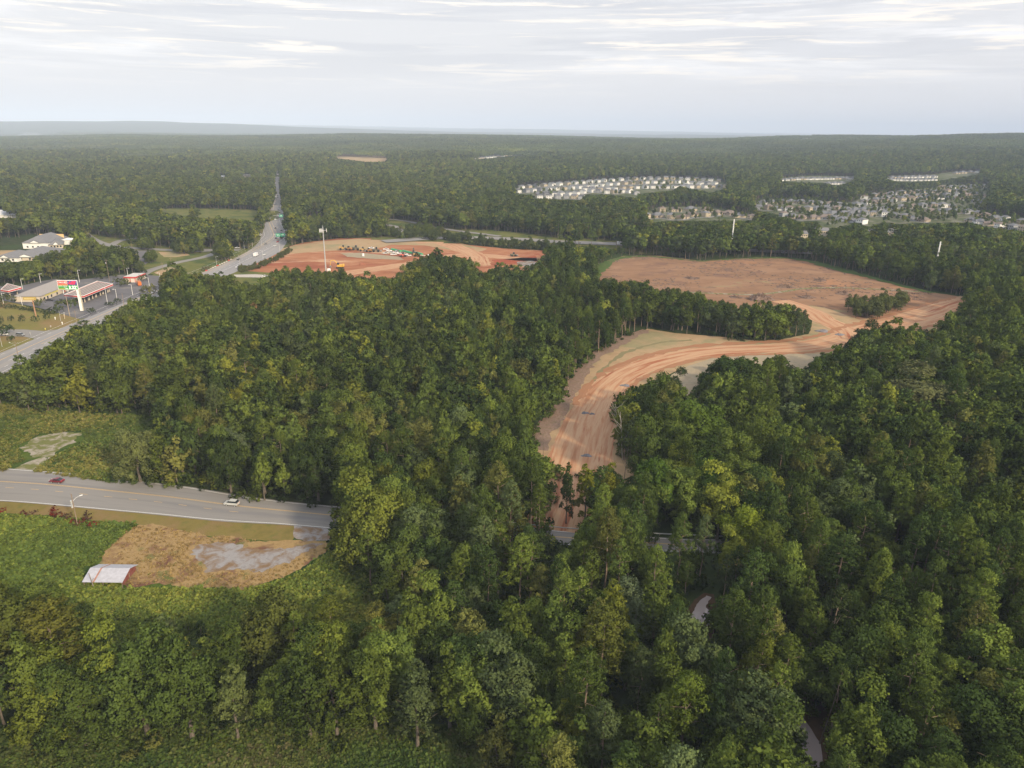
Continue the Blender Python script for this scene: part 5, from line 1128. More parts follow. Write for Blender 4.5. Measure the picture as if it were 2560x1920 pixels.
def shrub(px, py, wpx, hpx, tint, label, group=None, name='shrub'):
    x_, y_, z_ = at(px, py); dz = math.hypot(math.hypot(x_, y_), CAM_H); wm = wpx*dz/FPX; hm = hpx*dz/FPX*1.05
    o = bpy.data.objects.new(name, SHRUB[int(px*7+py) % 3]); COL.objects.link(o); o.location = (x_, y_, z_-.1); o.scale = (wm/3.6, wm/3.6, hm/2.5); o.rotation_euler = (0, 0, px); o['tint'] = tint
    tag(o, label, 'bush' if name == 'shrub' else 'tree', group)
SHRUB = [link_mesh('shrub', *(lambda b: (b[0], b[1]))(bush(80+i, 1.8, 2.4, 8, 16, 8, .24)), LEAF, 'unlinked', normals=bush(80+i, 1.8, 2.4, 8, 16, 8, .24)[2]).data for i in range(3)]
dk = (.055, .075, .03); og = (.09, .105, .035)
for a in ((30, 805, 12, 17, dk, 'smallest and leftmost of the four clipped trees on the lawn'), (59, 807, 17, 19, dk, 'second from left of the four clipped trees on the lawn'), (89, 807, 15, 18, dk, 'third from left of the four clipped trees on the lawn'), (122, 801, 18, 24, dk, 'tallest and rightmost of the four clipped trees on the lawn'),
          (18, 838, 40, 26, (.05, .075, .028), 'wide dark tree beside the grey suv on the side street'), (30, 853, 15, 15, (.06, .09, .03), 'round shrub on the lawn below the wide dark tree'),
          (226, 784, 22, 14, dk, 'dark shrub at the foot of the tall price sign'), (276, 762, 26, 9, dk, 'long low shrub on the street island, left one'), (298, 754, 22, 8, dk, 'long low shrub on the street island, right one'),
          (304, 714, 44, 18, og, 'broad flat-topped tree on the lot island before the red-fascia building'), (152, 772, 36, 24, og, 'green bush left of the tall price sign'), (187, 772, 26, 28, (.08, .11, .03), 'upright green bush directly left of the sign pylon'),
          (100, 768, 28, 22, og, 'green bush behind the ochre sign pole'), (28, 757, 44, 20, og, 'large green bush at the front left corner of the store'), (138, 783, 30, 18, dk, 'dark bush at the lawn corner below the store'),
          (180, 699, 58, 15, og, 'long rounded hedge behind the fuel canopy, left part'), (272, 696, 56, 15, og, 'long rounded hedge behind the fuel canopy, right part'), (360, 704, 24, 17, (.085, .095, .04), 'round bush right of the small red-fascia building'),
          (371, 742, 34, 34, (.12, .125, .045), 'loose olive tree at the lot exit before the dark grove'), (515, 676, 20, 12, (.10, .085, .05), 'greyish round bush on the grass beside the highway'), (2, 815, 14, 26, dk, 'dark tree cut by the left edge above the side street')):
    shrub(*a)
for i in range(9): shrub(-4+i*17, 765+i*2.4, 22, 7, dk, f"low clipped hedge bush, {ordn(i)} from left along the top of the lawn", 'hedge bushes along the top of the lawn')
x_, y_, z_ = at(78, 843); e = empty('stop_sign', (x_, y_, z_), 0); MB().cone((0, 0, 0), (0, 0, 2.6), .05, .05, 6).build('post', M_STEEL, e); MB().cone((0, -.03, 2.7), (0, .03, 2.7), .42, .42, 8).build('plate', M_STEEL, e); tag(e, 'road sign seen from the side at the end of the side street', 'road sign')
for i, (a, b, c, h_) in enumerate(((138.5, 799, 'white', 1.6), (156, 811, 'white', 1.5), (127, 818, 'pale', .9), (113.5, 824.5, 'yellow', 1.0), (162, 797, 'tan', 3.0))):
    x_, y_, z_ = at(a, b); o = MB().cone((0, 0, 0), (0, 0, h_), .22, .18, 6).box(0, 0, h_*.6, .55, .5, h_*.4).build('marker_post', P_('post_'+c, {'white': (.8, .8, .78), 'pale': (.55, .5, .48), 'yellow': (.6, .5, .1), 'tan': (.5, .42, .3)}[c]), None); o.location = (x_, y_, z_)
    tag(o, ['white marker post on the lawn left of the lamp pole', 'white marker box on the lawn nearest the street corner', 'small pale marker post in the middle of the lawn edge', 'yellow marker post at the lawn edge by the side street', 'tall tan marker post behind the lamp pole on the lawn'][i], 'marker post')
make_car('suv', 'grey', at(51.5, 840), math.pi+2.95, 'grey suv waiting on the side street beside the wide dark tree', detail=True)
make_car('sedan', 'white', at(12, 838), 2.9, 'white car half hidden behind the wide dark tree on the side street')
make_car('sedan', 'black', at(124, 752), .2, 'black car parked in front of the long store')
make_car('suv', 'black', at(234, 737), 1.5, 'black car fuelling under the big canopy')
make_car('sedan', 'white', at(386, 733), 1.2, 'white car driving at the right end of the parking lot')
make_car('sedan', 'white', at(24, 737), .6, 'white car parked under the small canopy at the left edge, front one')
make_car('suv', 'white', at(35, 731), .6, 'white car parked under the small canopy at the left edge, rear one')
make_car('box', 'orange', at(348, 714), 2.2, 'orange truck parked near the small red-fascia building')

# building group behind the pines
SH = [((10, 652), (118, 652), (60, 632), 3.2, 8.5, M_CREAM, 'wide grey-roofed building with gables at the left edge behind the pines'),
      ((56, 622), (122, 622), (118, 606), 5.5, 11.5, M_WHITE, 'white building with a big grey gabled roof under construction behind the pines'),
      ((122, 622), (160, 620), (155, 612), 3.5, 7.5, M_CREAM, 'low grey-roofed wing right of the white building under construction'),
      ((-20, 655), (46, 655), (30, 640), 3.5, 7.0, M_WHITE, 'low grey-roofed building nearest the pines at the left edge')]
for i, (a, b, c, ze, zr, wl, lb) in enumerate(SH):
    e, w, dp = hip_building(G(*a), G(*b), G(*c), ze, zr, wl, M_ROOFG, 'commercial_building', lb, hip=.35)
    g_ = MB(); gw = min(9, w*.22); gx_ = w*.5; g_.add([(gx_-gw, -.6, ze), (gx_+gw, -.6, ze), (gx_, -.6, ze+2.6), (gx_-gw, dp*.45, ze+.2), (gx_+gw, dp*.45, ze+.2), (gx_, dp*.45, ze+2.8)], [(0, 1, 2), (1, 4, 5, 2), (3, 0, 2, 5)]).build('gable_roof', M_ROOFG, e)
    MB().add([(gx_-gw*.8, -.64, ze+.1), (gx_+gw*.8, -.64, ze+.1), (gx_, -.64, ze+2.2)], [(0, 1, 2)]).build('gable', M_WHITE, e)
    for k in range(4): MB().box(w*(.2+.2*k), .52, 1.0, 1.6, .1, 1.6).build('window', M_GLASS, e)
    if i == 1: MB().box(w*.5, dp*.8, ze-1, w*.95, .4, 5.0).build('bare_sheathing', P_('plywood', (.60, .42, .20), .9), e)
for a, b, lb in (((155, 612), 11, 'small white-walled building behind the grey roofs'), ((175, 614), 9, 'pale timber-framed building right of the small white one')):
    p = G(*a); hip_building(p, (p[0]+b, p[1]), (p[0]+b, p[1]+b), 5.0, 6.5, M_WHITE if b > 10 else P_('timber_frame', (.55, .50, .36), .9), M_WHITE if b > 10 else P_('timber_roof', (.50, .46, .36), .9), 'commercial_building', lb)
sheet('bare_yard', [(-60, 628), (0, 626), (60, 626), (70, 640), (30, 648), (-60, 650)], TAN, .06, .4, 6)
def flat_shed(px, py, wpx, dm, h, wall, roof, label, nm='long_building', cat='building'):
    p = G(px, py); w = wpx*math.hypot(*p)/FPX; e = empty(nm, (p[0], p[1], float(height(*p))), 0); MB().box(w/2, dm/2, -.5, w, dm, h+.5).build('wall', wall, e)
    MB().add([(-.5, -.6, h), (w+.5, -.6, h), (w+.5, dm+.6, h), (-.5, dm+.6, h), (-.5, dm/2, h+dm*.22), (w+.5, dm/2, h+dm*.22)], [(0, 1, 5, 4), (2, 3, 4, 5), (1, 2, 5), (3, 0, 4), (0, 3, 2, 1)]).build('roof', roof, e); tag(e, label, cat); return e, w
flat_shed(-10, 545, 60, 22, 4, M_WHITE, P_('white_metal_roof', (.60, .62, .66), .5), 'long building with a pale metal roof at the left edge of the woods')
flat_shed(549, 446, 16, 12, 3.5, M_CREAM, M_WHITE, 'small pale-roofed building deep in the left woods')
flat_shed(607, 443, 26, 12, 4, M_CREAM, P_('tan_roof', (.50, .45, .38), .8), 'long pale-roofed building in the woods left of the highway')
flat_shed(706, 470, 12, 14, 4, M_WHITE, M_WHITE, 'white-roofed building at the roadside halfway up the highway', 'roadside_building'); flat_shed(706, 482, 15, 12, 3.5, P_('brick_red', (.25, .09, .08), .9), M_ROOFG, 'red-walled building at the roadside halfway up the highway', 'roadside_building')
flat_shed(893, 345, 13, 14, 5, M_WHITE, M_WHITE, 'white building in a small gap on the distant wooded ridge'); flat_shed(2052, 347, 10, 14, 5, M_WHITE, M_WHITE, 'white building beside the pale pasture on the far right ridge')
for i, (a, b, w, lb) in enumerate(((2168, 594, 48, 'long grey-roofed apartment block, left of the pair before the subdivision'), (2228, 592, 46, 'cream apartment block with white gables before the right subdivision'), (2292, 594, 50, 'long grey-roofed apartment block at the right of the row'), (2040, 590, 30, 'grey-roofed apartment block left of the row'), (1988, 598, 28, 'low grey-roofed apartment block farthest left in the row'))):
    e, w_ = flat_shed(a, b, w, 13, 6, M_CREAM, M_ROOFG, lb, 'apartment_block', 'apartment block')
    if i == 1:
        for k in (.3, .5, .72): MB().add([(w_*k-2.2, -.7, 4.4), (w_*k+2.2, -.7, 4.4), (w_*k, -.7, 6.6)], [(0, 1, 2)]).build('gable', M_WHITE, e)
    for k in range(6): MB().box(w_*(.1+.16*k), -.04, 3.4, 1.2, .1, 1.4).build('window', M_GLASS, e)

# ------------------------------------------------------------------ subdivisions
WALLS = {'white': P_('house_white', (.66, .66, .65), .8), 'cream': P_('house_cream', (.42, .36, .27), .8), 'tan': P_('house_tan', (.30, .25, .20), .85), 'grey': P_('house_grey', (.28, .29, .31), .85)}
ROOFS = {'grey': P_('roof_grey', (.13, .135, .15), .95), 'brown': P_('roof_brown', (.16, .13, .115), .95), 'dark': P_('roof_dark', (.085, .09, .10), .95)}
proto_h = {}
def house_proto(wall, roof, shape):
    key = (wall, roof, shape)
    if key in proto_h: return proto_h[key]
    two = shape in ('tall', 'tall_hip'); w, d, h = (9.5, 12, 6.0) if two else (14.5, 13, 3.3)
    e = empty('house', (0, 0, -500)); MB().box(0, 0, -1.5, w, d, h+1.5).build('wall', WALLS[wall], e); rr = h+(2.4 if two else 3.6); o_ = .5
    if shape == 'tall':
        V = [(-w/2-o_, -d/2-o_, h), (w/2+o_, -d/2-o_, h), (w/2+o_, d/2+o_, h), (-w/2-o_, d/2+o_, h), (-w/2-o_, 0, rr), (w/2+o_, 0, rr)]
        MB().add(V, [(0, 1, 5, 4), (2, 3, 4, 5), (0, 3, 2, 1)]).build('roof', ROOFS[roof], e)
        for s_ in (-1, 1): MB().add([(s_*w/2, -d/2, h), (s_*w/2, d/2, h), (s_*w/2, 0, rr-.2)], [(0, 1, 2)]).build('gable', WALLS[wall], e)
    else:
        V = [(-w/2-o_, -d/2-o_, h), (w/2+o_, -d/2-o_, h), (w/2+o_, d/2+o_, h), (-w/2-o_, d/2+o_, h), (-w*.2, 0, rr), (w*.2, 0, rr)]
        MB().add(V, [(0, 1, 5, 4), (1, 2, 5), (2, 3, 4, 5), (3, 0, 4), (0, 3, 2, 1)]).build('roof', ROOFS[roof], e)
        if shape == 'low':
            x_ = w*.22; MB().add([(x_-3.4, -d/2-2.2, h), (x_+3.4, -d/2-2.2, h), (x_, -d/2-2.2, h+2.4), (x_-3.4, 0, h), (x_+3.4, 0, h), (x_, 0, h+2.4)], [(0, 1, 2), (1, 4, 5, 2), (3, 0, 2, 5)]).build('porch_roof', ROOFS[roof], e)
            MB().box(x_, -d/2-.8, -1.5, 6.0, 2.4, h+1.5).build('garage', WALLS[wall], e)
    for k in ((-.3, 0, .3) if two else (-.35, -.1)):
        for zz in ((1.0, 3.9) if two else (1.0,)): MB().box(w*k, -d/2-.03, zz, 1.1, .1, 1.4).build('window', M_GLASS, e)
    proto_h[key] = (e, kids_of(e)); return proto_h[key]
used_proto = set(); STREET = ground_mat('street', [([(.20, .20, .20), (.25, .24, .235)], .2, 4, .3, .7, None, 0)], 0)
def put_house(x_, y_, rz, key, label, group, s_=1.0):
    e, kids = house_proto(*key)
    if key not in used_proto: used_proto.add(key); o = e
    else: o = copy_tree(e, kids)
    o.location = (x_, y_, float(height(x_, y_))); o.rotation_euler = (0, 0, rz); o.scale = (s_,)*3; tag(o, label, 'house', group)
def rows(block, polys, spacing, choose, x0, y0, s, seed):
    rs_ = np.random.default_rng(seed)
    for ri, pl in enumerate(polys):
        P = np.array([(x0+a/s, y0+b/s) for a, b in pl])
        if spacing > 16: ribbon('street', G(P)-[[0, 15.]], -3, 3, STREET, .6, 12)
        seg = np.hypot(*np.diff(P, axis=0).T); ln = np.concatenate([[0], np.cumsum(seg)]); n = max(1, int(ln[-1]/spacing)+1)
        Q = [(np.interp(t, ln, P[:, 0]), np.interp(t, ln, P[:, 1])) for t in np.linspace(0, ln[-1], n)]; W_ = G(Q)
        rname = ['front', 'second', 'third', 'fourth', 'fifth', 'sixth', 'seventh', 'eighth', 'ninth', 'tenth', 'eleventh'][len(polys)-1-ri]
        for i, (x_, y_) in enumerate(W_):
            a_, b_ = W_[max(0, i-1)], W_[min(n-1, i+1)]; rz = (heading(a_, b_) if n > 1 else 0)+rs_.normal(0, .06 if 'left' in block or 'white' in block else .25)
            key = choose(rs_); lb = f"{key[0]} house with {key[1]} roof, {ordn(i)} from left, {rname} row, {block}"
            put_house(x_+rs_.normal(0, .8), y_+rs_.normal(0, 1.5), rz, key, lb, f"houses of the {block}", rs_.uniform(.92, 1.08))
cA = lambda r: (('white', 'white', 'white', 'cream', 'grey')[r.integers(0, 5)], ('grey', 'dark')[r.integers(0, 2)], 'tall')
cB = lambda r: (('cream', 'tan', 'cream')[r.integers(0, 3)], ('grey', 'brown')[r.integers(0, 2)], ('low', 'tall_hip')[r.integers(0, 2)])
cC = lambda r: (('cream', 'tan', 'white', 'cream', 'grey')[r.integers(0, 5)], ('grey', 'grey', 'brown')[r.integers(0, 3)], ('low', 'low', 'tall_hip')[r.integers(0, 3)])
cW = lambda r: (('white', 'white', 'cream')[r.integers(0, 3)], 'grey', 'low')
rows('white subdivision', [[(180, 245), (480, 222), (690, 205), (850, 190), (1100, 174), (1400, 168), (1700, 180), (1860, 188)], [(150, 282), (480, 258), (780, 238), (930, 218), (1200, 204), (1490, 198), (1640, 216), (1830, 212)], [(720, 264), (930, 262), (1100, 247), (1280, 242), (1430, 245), (1720, 240), (1930, 238)], [(320, 312), (500, 308), (640, 298), (780, 276), (930, 286), (1080, 278), (1160, 296)], [(345, 330), (480, 330), (600, 328), (700, 335)]], 18.5, cA, 1250, 400, 3.403, 3)
rows('middle subdivision', [[(1370, 440), (1640, 436), (1760, 440)], [(1240, 498), (1350, 488), (1440, 500), (1540, 500), (1650, 480), (1750, 482), (1860, 462), (1940, 466), (2040, 490), (2150, 508)]], 30, cB, 1250, 400, 3.403, 4)
rows('large right subdivision', [[(1570, 222), (1700, 222), (1850, 212), (2000, 212), (2200, 214)], [(960, 306), (1100, 276), (1330, 262), (1440, 252), (1560, 256), (1700, 248), (1900, 290)], [(100, 352), (200, 342), (320, 342), (420, 332), (520, 342), (650, 352), (770, 357)], [(980, 334), (1150, 300), (1350, 292), (1550, 288), (1750, 278)], [(900, 360), (1100, 335), (1300, 316), (1500, 306), (1700, 306), (1840, 330)], [(150, 388), (280, 390), (380, 398), (480, 402), (620, 386), (900, 402), (1100, 390), (1300, 374), (1500, 368), (1640, 372)],
                                 [(650, 432), (900, 432), (1080, 436), (1230, 448), (1320, 468), (1430, 482)], [(1480, 414), (1660, 412), (1750, 416), (1870, 442), (1970, 462), (2100, 482), (2200, 502)], [(340, 442), (460, 462), (650, 458), (780, 474), (950, 500)], [(1800, 484), (1900, 504), (2000, 524), (2120, 544), (2200, 554)]], 23, cC, 1850, 400, 3.1155, 5)
rows('far white group', [[(310, 164), (450, 154), (600, 154), (750, 150), (880, 150)], [(680, 192), (790, 188)]], 14, cW, 1850, 400, 3.1155, 6)
rows('far right group', [[(1680, 108), (1850, 98)], [(1130, 144), (1300, 140), (1500, 136)], [(1180, 160), (1350, 164), (1500, 160)]], 15, cW, 1850, 400, 3.1155, 7)
rows('most distant group', [[(1184, 398), (1230, 394), (1280, 388), (1346, 383)]], 10, cW, 0, 0, 1, 8)
LAWNS = ground_mat("subdivision_ground", [([(.055, .075, .035), (.095, .105, .055), (.17, .165, .14)], .05, 5, .35, .65, None, .4)], 0)
for nm_, k_, pad in (('yards_white_block', 'block_a', 0), ('yards_middle_block', 'block_b', 0), ('yards_right_block', 'block_c', 0), ('yards_far_block', 'block_d', 0), ('yards_far_right_block', 'block_e', 0)): patch_sheet('yards', VIS[k_], LAWNS, .35, 9)
# small trees between the houses
q = []
for k_, n_ in (('block_c', 1500), ('block_b', 140), ('block_a', 260)):
    rs_ = np.random.default_rng(len(k_)+n_); Pw = G(VIS[k_]); a0, a1 = Pw.min(0), Pw.max(0); z_ = rs_.uniform(a0, a1, (n_*2, 2)); z_ = z_[inpoly(z_[:, 0], z_[:, 1], Pw)][:n_//2 if k_ != 'block_c' else 900]; q.append(z_)
q = np.concatenate(q); rs_ = np.random.default_rng(3); s_ = rs_.uniform(.30, .62, len(q))
scatter('garden_trees', np.stack([q[:, 0], q[:, 1], height(q[:, 0], q[:, 1])], 1), rs_.integers(0, 5, len(q)), rs_.uniform(0, 6, len(q)), np.stack([s_*1.1, s_*1.1, s_], 1), tints(len(q), q[:, 0], q[:, 1], np.zeros(len(q), bool), rs_), far_b, 'small garden trees scattered between the houses of the subdivisions', 'garden trees')

# ------------------------------------------------------------------ highway traffic, signs, poles
hw_dir = lambda y: math.atan2(1, np.interp(y, [0, 700, 860, 1060, 2000], [0, -.01, -.18, -.25, -.30]))
CARS = [('box', 'white', 640, 641, 1, 'white box truck on the highway beside the red construction site'), ('sedan', 'black', 596, 650, -1, 'black car on the highway left lane near the grass verge'), ('sedan', 'white', 594, 669, -1, 'white car nearest the camera on the far highway stretch'),
        ('sedan', 'white', 661, 638, 1, 'white car just right of the white box truck'), ('sedan', 'grey', 664, 611, -1, 'grey car in the middle of the highway above the box truck'), ('van', 'white', 652, 589, -1, 'white van in the leftmost highway lane'),
        ('sedan', 'black', 689, 571.5, 1, 'dark car alone in the middle of the pale highway junction'), ('suv', 'black', 704, 578, 1, 'dark suv in the right lane behind the green signs'), ('sedan', 'grey', 703, 585, 1, 'grey car just below the dark suv behind the green signs'),
        ('suv', 'grey', 694.5, 588, 1, 'grey suv left of the green overhead signs'), ('sedan', 'black', 690.5, 597, 1, 'dark car at the back of the queue under the green signs'), ('sedan', 'tan', 695, 600.5, 1, 'tan car in the queue under the green signs'),
        ('sedan', 'red', 694.5, 606, 1, 'red car in the queue below the green signs'), ('sedan', 'white', 688, 615.5, 1, 'white car behind the red car below the green signs'), ('van', 'white', 688.5, 550, 1, 'white van in the centre lane above the pale junction'),
        ('sedan', 'grey', 675.5, 547, -1, 'grey car in the left lane beside the white van'), ('sedan', 'white', 694.5, 540, 1, 'white car above the white van'), ('suv', 'white', 686, 510, -1, 'white suv on the narrow stretch below the roadside shop'),
        ('sedan', 'grey', 690, 497, -1, 'small grey car climbing the far highway, left lane'), ('sedan', 'black', 694.6, 490.5, 1, 'small black car on the far highway, right lane'), ('sedan', 'white', 689.5, 492, -1, 'small white car on the far highway, left lane'), ('sedan', 'black', 694.6, 494.5, 1, 'second small black car on the far highway, right lane'),
        ('sedan', 'white', 663, 692.5, 0, 'white car on the access road below the construction site'), ('sedan', 'white', 594, 621, 0, 'white car at the side road left of the highway'), ('suv', 'black', 613, 621, 0, 'dark suv waiting at the side road mouth'), ('van', 'white', 626, 557, 0, 'white van parked left of the highway by the meadow'),
        ('pickup', 'white', 700, 523, 0, 'white pickup in the wooded lot right of the highway'), ('suv', 'white', 706, 532, 0, 'white suv in the roadside lot right of the highway'), ('sedan', 'black', 706, 485, 0, 'black car parked before the red roadside building'),
        ('sedan', 'grey', 1227, 598, 0, 'grey car on the interstate behind the construction site'), ('sedan', 'white', 218, 591, .4, 'white car on the back road at far left'), ('box', 'white', 1552, 612, 0, 'white truck trailer glimpsed through the tree belt on the interstate'),
        ('sedan', 'white', 1280, 601, 0, 'white car on the interstate right of the grey car'), ('box', 'white', 1790, 628, 0, 'white truck behind the tree belt above the cleared land'), ('van', 'white', 1960, 634, 0, 'white van on the interstate at the right of the tree belt'), ('sedan', 'silver', 1450, 610, 0, 'silver car on the interstate before the tall green tree')]
for st, cl, a, b, dr, lb in CARS:
    p = at(a, b); make_car(st, cl, p, hw_dir(p[1])+(0 if dr >= 0 else math.pi)-(math.pi/2 if dr == 0 else 0), lb, 'vehicles on the highway' if dr else None)
def overhead_sign(px, py, top, n, label, txt=True):
    x_, y_, z_ = at(px, py); e = empty('overhead_sign', (x_, y_, z_), 0); MB().cone((0, 0, 0), (0, 0, 8.6), .25, .2, 8).build('post', M_STEEL, e); MB().box(-6.5, 0, 7.6, 13, .3, .3).build('gantry', M_STEEL, e)
    for k in range(n):
        b_ = MB().box(-3.2-k*5.2, -.3, 5.9, 4.6, .12, 3.2).build('board', M_GREEN, e); MB().box(-3.2-k*5.2, -.38, 7.9, 2.8, .04, .35).build('text_bar', M_WHITE, b_); MB().box(-3.4-k*5.2, -.38, 6.9, 1.8, .04, .35).build('text_bar', M_WHITE, b_); MB().add([(-1.7-k*5.2, -.4, 6.3), (-1.3-k*5.2, -.4, 7.0), (-2.1-k*5.2, -.4, 7.0)], [(0, 1, 2)]).build('arrow', M_WHITE, b_)
    tag(e, label, 'road sign')
overhead_sign(717, 606, 590, 2, 'pair of green highway direction signs on a cantilever over the right lanes'); overhead_sign(711, 555, 548, 1, 'single smaller green highway sign farther up the highway')
for b_, t_, lb in (((565, 649.5), (560, 611), 'wooden utility pole in front of the round roadside tree'), ((739, 610), (737, 579), 'utility pole at the edge of the construction site by the hedge'), ((476, 631.5), (474, 613), 'utility pole before the tree clump left of the highway'),
                   ((429.5, 669), (428, 644), 'right one of two thin poles on the ramp grass'), ((408.5, 683), (406, 655), 'left one of two thin poles on the ramp grass'), ((660, 540), (659, 512), 'utility pole at the right end of the green meadow'), ((656, 592), (652, 560), 'pole at the corner of the dark roadside trees'), ((790, 560), (788, 548), 'short pole on the meadow right of the highway')):
    utility_pole(b_, t_, lb, group='utility poles near the highway')
for b_, t_, lb, ar in (((541.7, 662), 641, 'curved street lamp beside the highway grass', (1,)), ((699.3, 627), 607, 'street lamp on the right edge of the highway by the hedge', (-1,)), ((658, 650), 626, 'street lamp at the highway right of the box truck', (-1,)), ((601.5, 673), 646, 'street lamp at the near right edge of the highway', (-1,)),
                       ((611, 623), 604, 'white post at the side road mouth, left one', ()), ((632, 619), 600, 'white post at the side road mouth, right one', ()), ((654.7, 615.5), 600, 'white post at the left edge of the highway above the side road', ())):
    light_pole(b_, t_, ar, lb, 'light poles along the highway', M_STEEL, r=.12)
for (a, b, l_, lb) in ((664, 519, 1, 'traffic signal mast arm left of the far highway junction'), (722, 523, -1, 'traffic signal mast arm right of the far highway junction'), (664, 537, 1, 'traffic signal mast arm at the near left of the junction')):
    x_, y_, z_ = at(a, b+5); e = empty('traffic_signal', (x_, y_, z_), 0); MB().cone((0, 0, 0), (0, 0, 6.6), .18, .14, 8).build('post', M_STEEL, e); MB().cone((0, 0, 6.3), (l_*13, 0, 6.8), .12, .08, 6).build('mast_arm', M_STEEL, e)
    for k in (6, 9, 12): MB().box(l_*k, 0, 5.8, .4, .35, 1.1).build('signal_head', P_('signal_yellow', (.5, .42, .1)), e)
    tag(e, lb, 'traffic signal')
# barrier of white blocks by the highway
for i in range(12):
    x_, y_, z_ = at(516+i*5.6, 677.5-i*2.55); o = MB().box(0, 0, 0, 1.8, .5, .7, .9, .7).build('barrier_block', P_('concrete_block', (.42, .40, .38), .9) if i % 5 else M_RED, None); o.location = (x_, y_, z_+.12)
    tag(o, f"{'pale' if i % 5 else 'red'} barrier block, {ordn(i)} from the near end along the highway verge", 'barrier', 'barrier blocks on the highway verge')

# phone mast
def tower():
    x_, y_, z_ = at(815, 679); lo, hi = 5, 80.
    for _ in range(26):
        m_ = (lo+hi)/2
        if proj(np.array([x_]), np.array([y_]), np.array([m_]))[1][0] > 566: lo = m_
        else: hi = m_
    e = empty('phone_mast', (x_, y_, z_), .3); H = m_; MB().cone((0, 0, -.2), (0, 0, H), .55, .32, 14).build('pole', P_('mast_grey', (.40, .41, .43), .5, .2), e)
    for k in range(3):
        a = k*2.094; d = Vector((math.cos(a), math.sin(a), 0)); t = Vector((-d.y, d.x, 0)); MB().cone((0, 0, H-3.3), d*2.6+Vector((0, 0, H-3.3)), .12, .12, 6).cone(d*2.6-t*1.7+Vector((0, 0, H-3.3)), d*2.6+t*1.7+Vector((0, 0, H-3.3)), .09, .09, 6).build('bracket', M_STEEL, e)
        for q_ in (-1.5, -.5, .5, 1.5):
            c = d*2.75+t*q_; MB().box(c.x, c.y, H-4.6, .22, .38, 2.6, a).build('antenna', M_WHITE, e)
    MB().cone((0, 0, H), (0, 0, H+1.4), .06, .03, 5).build('rod', M_STEEL, e); MB().box(2.5, 1, -.1, 2.6, 2, 2.3).build('cabinet', M_WHITE, e); tag(e, 'tall grey phone mast with white antennas in front of the construction site', 'phone mast')
tower()
# transmission poles and wires
TP = []
for b_, t_, lb in (((1826, 634), 548, 'tall white transmission pole left of centre on the right-hand power line'), ((2333, 694), 604, 'tall white transmission pole leaning at far right above the woods'), ((1172, 510), 482, 'thin white transmission pole in the woods left of the white subdivision'), ((809, 458), 434, 'thin white transmission pole farthest back right of the highway'), ((727, 508), 481, 'thin grey pole at the right side of the highway'), ((1387, 534), 518, 'short white pole in the woods below the white subdivision')):
    x_, y_, z_ = at(*b_); lo, hi = 5, 60.
    for _ in range(26):
        m_ = (lo+hi)/2
        if proj(np.array([x_]), np.array([y_]), np.array([z_+m_]))[1][0] > t_: lo = m_
        else: hi = m_
    e = empty('transmission_pole', (x_, y_, z_), 0); MB().cone((0, 0, -.5), (0, 0, m_), .75, .5, 8).build('pole', M_WHITE, e)
    for k in (2.5, 5.5, 8.5): MB().cone((0, 0, m_-k), (1.8*(1 if k != 5.5 else -1), 0, m_-k+.3), .1, .06, 5).build('insulator_arm', M_STEEL, e)
    tag(e, lb, 'transmission pole', 'white transmission poles in the woods'); TP.append((x_, y_, z_+m_))
def wire(a, b, label, sag=5, r=.045):
    a, b = Vector(a), Vector(b); pts = []
    for i in range(25):
        t = i/24; p = a.lerp(b, t); p.z -= sag*4*t*(1-t); pts.append(tuple(p-a))
    o = MB().tube(pts, [r]*25, 4).build('power_wire', P_('wire', (.10, .10, .10)), None); o.location = a; tag(o, label, 'wire', 'wires of the right-hand power line')
for i, k in enumerate((2.5, 5.5, 8.5)):
    a = (TP[0][0], TP[0][1], TP[0][2]-k); b = (TP[1][0], TP[1][1], TP[1][2]-k); w3 = ['top', 'middle', 'lowest'][i]
    wire(a, b, f"{w3} wire hanging between the two tall white transmission poles"); wire(b, (TP[1][0]+230, TP[1][1]-60, TP[1][2]-k), f"{w3} wire running off to the right edge from the leaning pole")
    wire((TP[0][0]-330, TP[0][1]+140, TP[0][2]-k+3), a, f"{w3} wire coming from the left to the middle transmission pole")

# ------------------------------------------------------------------ construction plant
def excavator(px, py, rz, mat, label, s_=1.0, nm='excavator'):
    x_, y_, z_ = at(px, py); e = empty(nm, (x_, y_, z_+.1), rz, s_)
    for sy in (-1.1, 1.1): MB().box(0, sy, 0, 3.6, .6, .9, 0, .92).build('track', M_BLACK, e)
    MB().box(-.5, 0, 1.0, 3.4, 2.4, 1.1).build('body', mat, e); MB().box(.7, .75, 1.6, 1.2, .9, 1.5, 0, .85).build('cab', M_GLASS, e); MB().box(-1.9, 0, 1.1, .7, 2.4, 1.3).build('counterweight', mat, e)
    MB().tube([(.8, -.2, 1.8), (3.0, -.2, 4.3), (4.9, -.2, 4.2)], [.28, .24, .2], 5).build('boom', mat, e); MB().tube([(4.9, -.2, 4.4), (5.5, -.2, 1.4)], [.2, .15], 5).build('arm', mat, e); MB().box(5.4, -.2, .4, .8, 1.0, .9, 0, .8).build('bucket', P_('bucket_steel', (.2, .19, .18)), e); tag(e, label, 'excavator')
